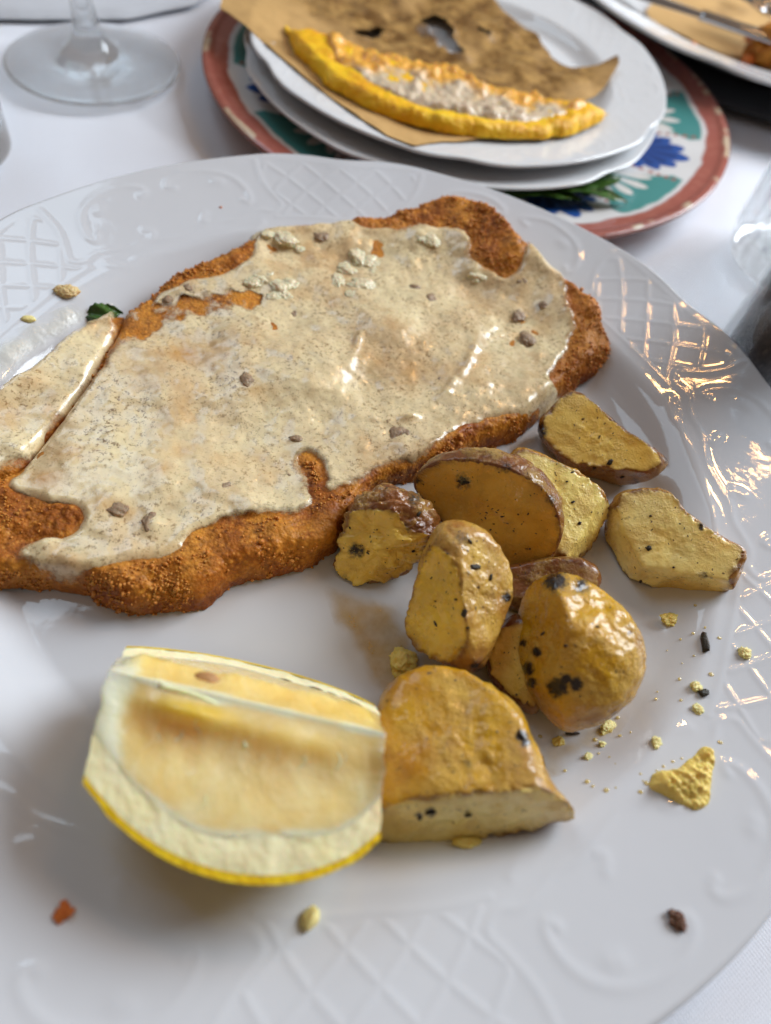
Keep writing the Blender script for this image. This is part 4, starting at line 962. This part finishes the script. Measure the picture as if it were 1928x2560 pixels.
# ------------------------------------------------------------------ plate at the far right with paper, fork, knife, fried piece
TR = np.array([18.3, 45.0]); TRR = 14.8
embossed_plate('dinner_plate', (TR[0], TR[1], .55), TRR, M_PORC2, 'second white dinner plate with brown paper and cutlery behind the painted plate', 'plate', 720, 60, 10.)
def disc():
    v, f = lathe([(0, 0), (12.6, 0), (12.9, .12), (12.9, .42), (12.6, .52), (0, .52)], 96, (TR[0], TR[1], .01))
    o = mesh('black_disc', v, f, simple('black_matte', (.012, .012, .014), .6), smooth=False); tag(o, 'round black disc under the second dinner plate', 'mat')  # flat black disc below the second dinner plate
disc()
def tr_z(q):
    k = TRR/15; r = np.hypot(q[:, 0]-TR[0], q[:, 1]-TR[1])/k; return .55+plate_z(np.minimum(r, 15))*k
tp = A2([(1398, 12), (1470, 45), (1560, 92), (1680, 152), (1800, 205), (1900, 120), (1880, 0), (1700, -90), (1500, -60), (1420, -20)], 2.0)
sheet('greaseproof_paper', tp, lambda q: np.maximum(tr_z(q), 1.15)+.25, [], lambda q: .15+0*q[:, 0], M_PAPER, 'brown paper sheet with crumbs on the second dinner plate', 'paper', .2, 13, .12)
def bar(name, path, width, thick, mat, parent):
    p = spline(path, .25, False, 2); t = np.gradient(p, axis=0); t /= np.linalg.norm(t, axis=1)[:, None]
    sdv = np.cross(t, [0, 0, 1.]); sdv /= np.linalg.norm(sdv, axis=1)[:, None]; w = np.interp(np.linspace(0, 1, len(p)), np.linspace(0, 1, len(width)), width)[:, None]
    th = np.linspace(0, 2*np.pi, 14, endpoint=False); v = np.stack([p+np.cos(a)*sdv*w/2+np.array([0, 0, 1.])*math.sin(a)*thick/2 for a in th], 1).reshape(-1, 3)
    n = len(p); f = gridf(n, 14, True).tolist()+[list(range(13, -1, -1)), list(range((n-1)*14, n*14))]
    return mesh(name, v, f, mat, parent)
e0, e1 = at(1300, -40, 2.6), at(1700, 95, 2.9)
kn = thing('table_knife', 'steel table knife lying across the second dinner plate', 'knife', e0)
dk = e1-e0
bar('handle', [e0+dk*.55, e0+dk*.8, e0+dk*1.3], [.9, 1.3, 1.5], .5, M_STEEL, kn); bar('blade', [e0-dk*.1, e0+dk*.2, e0+dk*.58], [.9, 1.6, 1.0], .16, M_STEEL, kn)
fk = thing('table_fork', 'steel table fork with tines above the knife on the second dinner plate', 'fork', at(1640, 0, 3.2))
f0, f1 = at(1590, -25, 3.4), at(1690, 22, 3.4); fd = (f1-f0); fs = np.cross(fd, [0, 0, 1.]); fs /= np.linalg.norm(fs)
for i in range(4): bar('tine', [f0+fs*(i-1.5)*.55, f0+fd*.4+fs*(i-1.5)*.55, f0+fd*.8+fs*(i-1.5)*.55+[0, 0, -.2]], [.18, .34, .36], .22, M_STEEL, fk)
bar('neck', [f0+fd*.75-[0, 0, .15], f0+fd*1.0-[0, 0, .25], f0+fd*1.5], [2.2, 1.6, .7], .25, M_STEEL, fk); bar('handle', [f0+fd*1.45, f0+fd*2.5, f0+fd*4], [.7, .9, 1.6], .3, M_STEEL, fk)
fp = at(1690, 95, 2.6); blob('fried_piece', fp, 1.5, M_CRUST, None, 81, 5, .25, 1.3, (1.2, 1, .8), .3, 1.5, 'brown fried morsel on the brown paper near the knife', 'fried food')
for i, (x, y, r) in enumerate(((1620, 126, .35), (1617, 82, .2), (1500, 92, .18))):
    p = at(x, y, 2.0); blob('fried_crumb', (p[0], p[1], 1.72+.2), r, M_BREADCRUMB, None, 90+i, 3, .4, 2, (1.2, .9, .6), .4, None, ('largest orange crumb by the fried morsel on the paper', 'small crumb between the fried morsel and knife on the paper', 'faint orange crumb near the paper edge on the second plate')[i], 'crumb', 'crumbs on the brown paper')

# ------------------------------------------------------------------ glasses and shakers
def wine_glass():
    c = (-17.9, 21.4, .0)
    t = thing('wine_glass', 'clear stemmed wine glass standing on the white tablecloth', 'wine glass', c)
    prof = [(0, .06), (3.6, .06), (4.05, .05), (4.16, .12), (4.15, .2), (3.9, .26), (2.6, .36), (1.6, .55), (1.0, .9), (.68, 1.5), (.5, 2.5), (.44, 4), (.42, 6), (.5, 7.4), (.8, 8.0), (0, 8.05)]
    v, f = lathe(spline(prof, .12, False, 1), 96, c); mesh('foot_and_stem', v, f, M_GLASS, t)
    bo = [(0, 8.06), (.9, 8.1), (2.2, 8.9), (3.4, 10.4), (4.0, 12.6), (3.9, 15.5), (3.4, 18.5), (3.32, 18.5), (3.8, 15.5), (3.88, 12.6), (3.3, 10.5), (2.1, 9.05), (.8, 8.3), (0, 8.28)]
    v, f = lathe(spline(bo, .3, False, 1), 64, c); mesh('bowl', v, f, M_GLASS, t)
wine_glass()
def tumbler():
    p = at(-240, 95, 4); c = (p[0], p[1], 0)
    v, f = lathe(spline([(0, .02), (2.9, .02), (3.0, .15), (3.3, 9), (3.22, 9.05), (2.9, .9), (0, .8)], .25, False, 1), 72, c)
    tag(mesh('water_tumbler', v, f, M_GLASS), 'edge of a clear drinking glass left of the wine glass', 'glass')
tumbler()
def shaker(name, c, label, content, mat, R, H, group=None):
    t = thing(name, label, 'shaker', c, group)
    o_ = [(0, .03), (R*.9, .03), (R, .16), (R*1.01, .5), (R, 2.5), (R*.97, H*.75), (R*.85, H-.4), (R*.72, H)]
    i_ = [(R*.66, H), (R*.75, H-.5), (R*.82, H*.75), (R*.84, 2.5), (R*.83, 1.1), (R*.7, .75), (0, .7)]
    v, f = lathe(spline(o_+i_, .15, False, 1), 96, c, lambda th, r, z: 1+(.012*np.cos(th*8) if r > R*.9 else 0)); mesh('glass_body', v, f, M_GLASS2, t)
    v, f = lathe([(0, .74), (R*.68, .8), (R*.815, 1.15), (R*.835, 2.5), (R*.815, content-.3), (R*.80, content), (.6, content+.1), (0, content+.05)], 72, c); mesh('contents', v, f, mat, t)
    v, f = lathe([(R*.73, H-.1), (R*.8, H-.08), (R*.8, H+.8), (R*.7, H+1.2), (.5, H+1.4), (0, H+1.42)], 48, c); mesh('lid', v, f, M_STEEL, t)
def cut_tumbler(c, R, H):
    rf = lambda th, r, z: 1+(.05*abs(np.sin(th*13+.35*np.sin(z*1.3)))*sstep(.3, 1.2, np.array(z)) if r > R*.93 else 0)
    pr = [(0, .03), (R*.86, .03), (R*.97, .14), (R, .5), (R*1.0, 1.5), (R*1.02, 4), (R*1.05, H), (R*.98, H+.05), (R*.92, 4), (R*.88, 1.6), (R*.8, 1.0), (0, .9)]
    v, f = lathe(spline(pr, .2, False, 1), 220, c, rf)
    tag(mesh('cut_glass_tumbler', v, f, M_GLASS2), 'ribbed clear glass tumbler standing on the tablecloth behind the pepper shaker', 'glass')
pm = Mat('ground_pepper', (.05, .04, .035), .8, .3); pm.set('Base Color', pm.ramp(pm.noise(9, 3, .7), [(.35, srgb(34, 28, 26)), (.6, srgb(86, 76, 70)), (.75, srgb(150, 136, 122))])); pm.bump(pm.noise(12, 2), .05)
cut_tumbler((17.5, 18.2, 0), 3.3, 8.5)
shaker('pepper_shaker', (14.62, 9.62, 0), 'glass shaker filled with dark ground pepper beside the dinner plate rim', 5.6, pm.m, 2.25, 7.0)
def layer():
    a = np.array([at(-60, 46, 0), at(380, 40, 0), at(520, -60, 0), at(600, -160, 0), at(-200, -120, 0), at(-160, 20, 0)])[:, :2]
    q, d, npt, f = snapgrid(spline(a, .3, True, 1), .35); p = np.c_[q, np.zeros(len(q))]
    z = .02+.30*np.sqrt(np.clip(d/.5, 0, 1))+.08*fbm(p*.2, 3, 4)
    o = mesh('grey_layer', np.c_[q, z], f, M_GREY); tag(o, 'thin grey layer on the table behind the wine glass', 'layer')  # thin raised grey layer over the far left corner of the table
layer()
for o in S.objects:
    if '_b' in o: del o['_b']
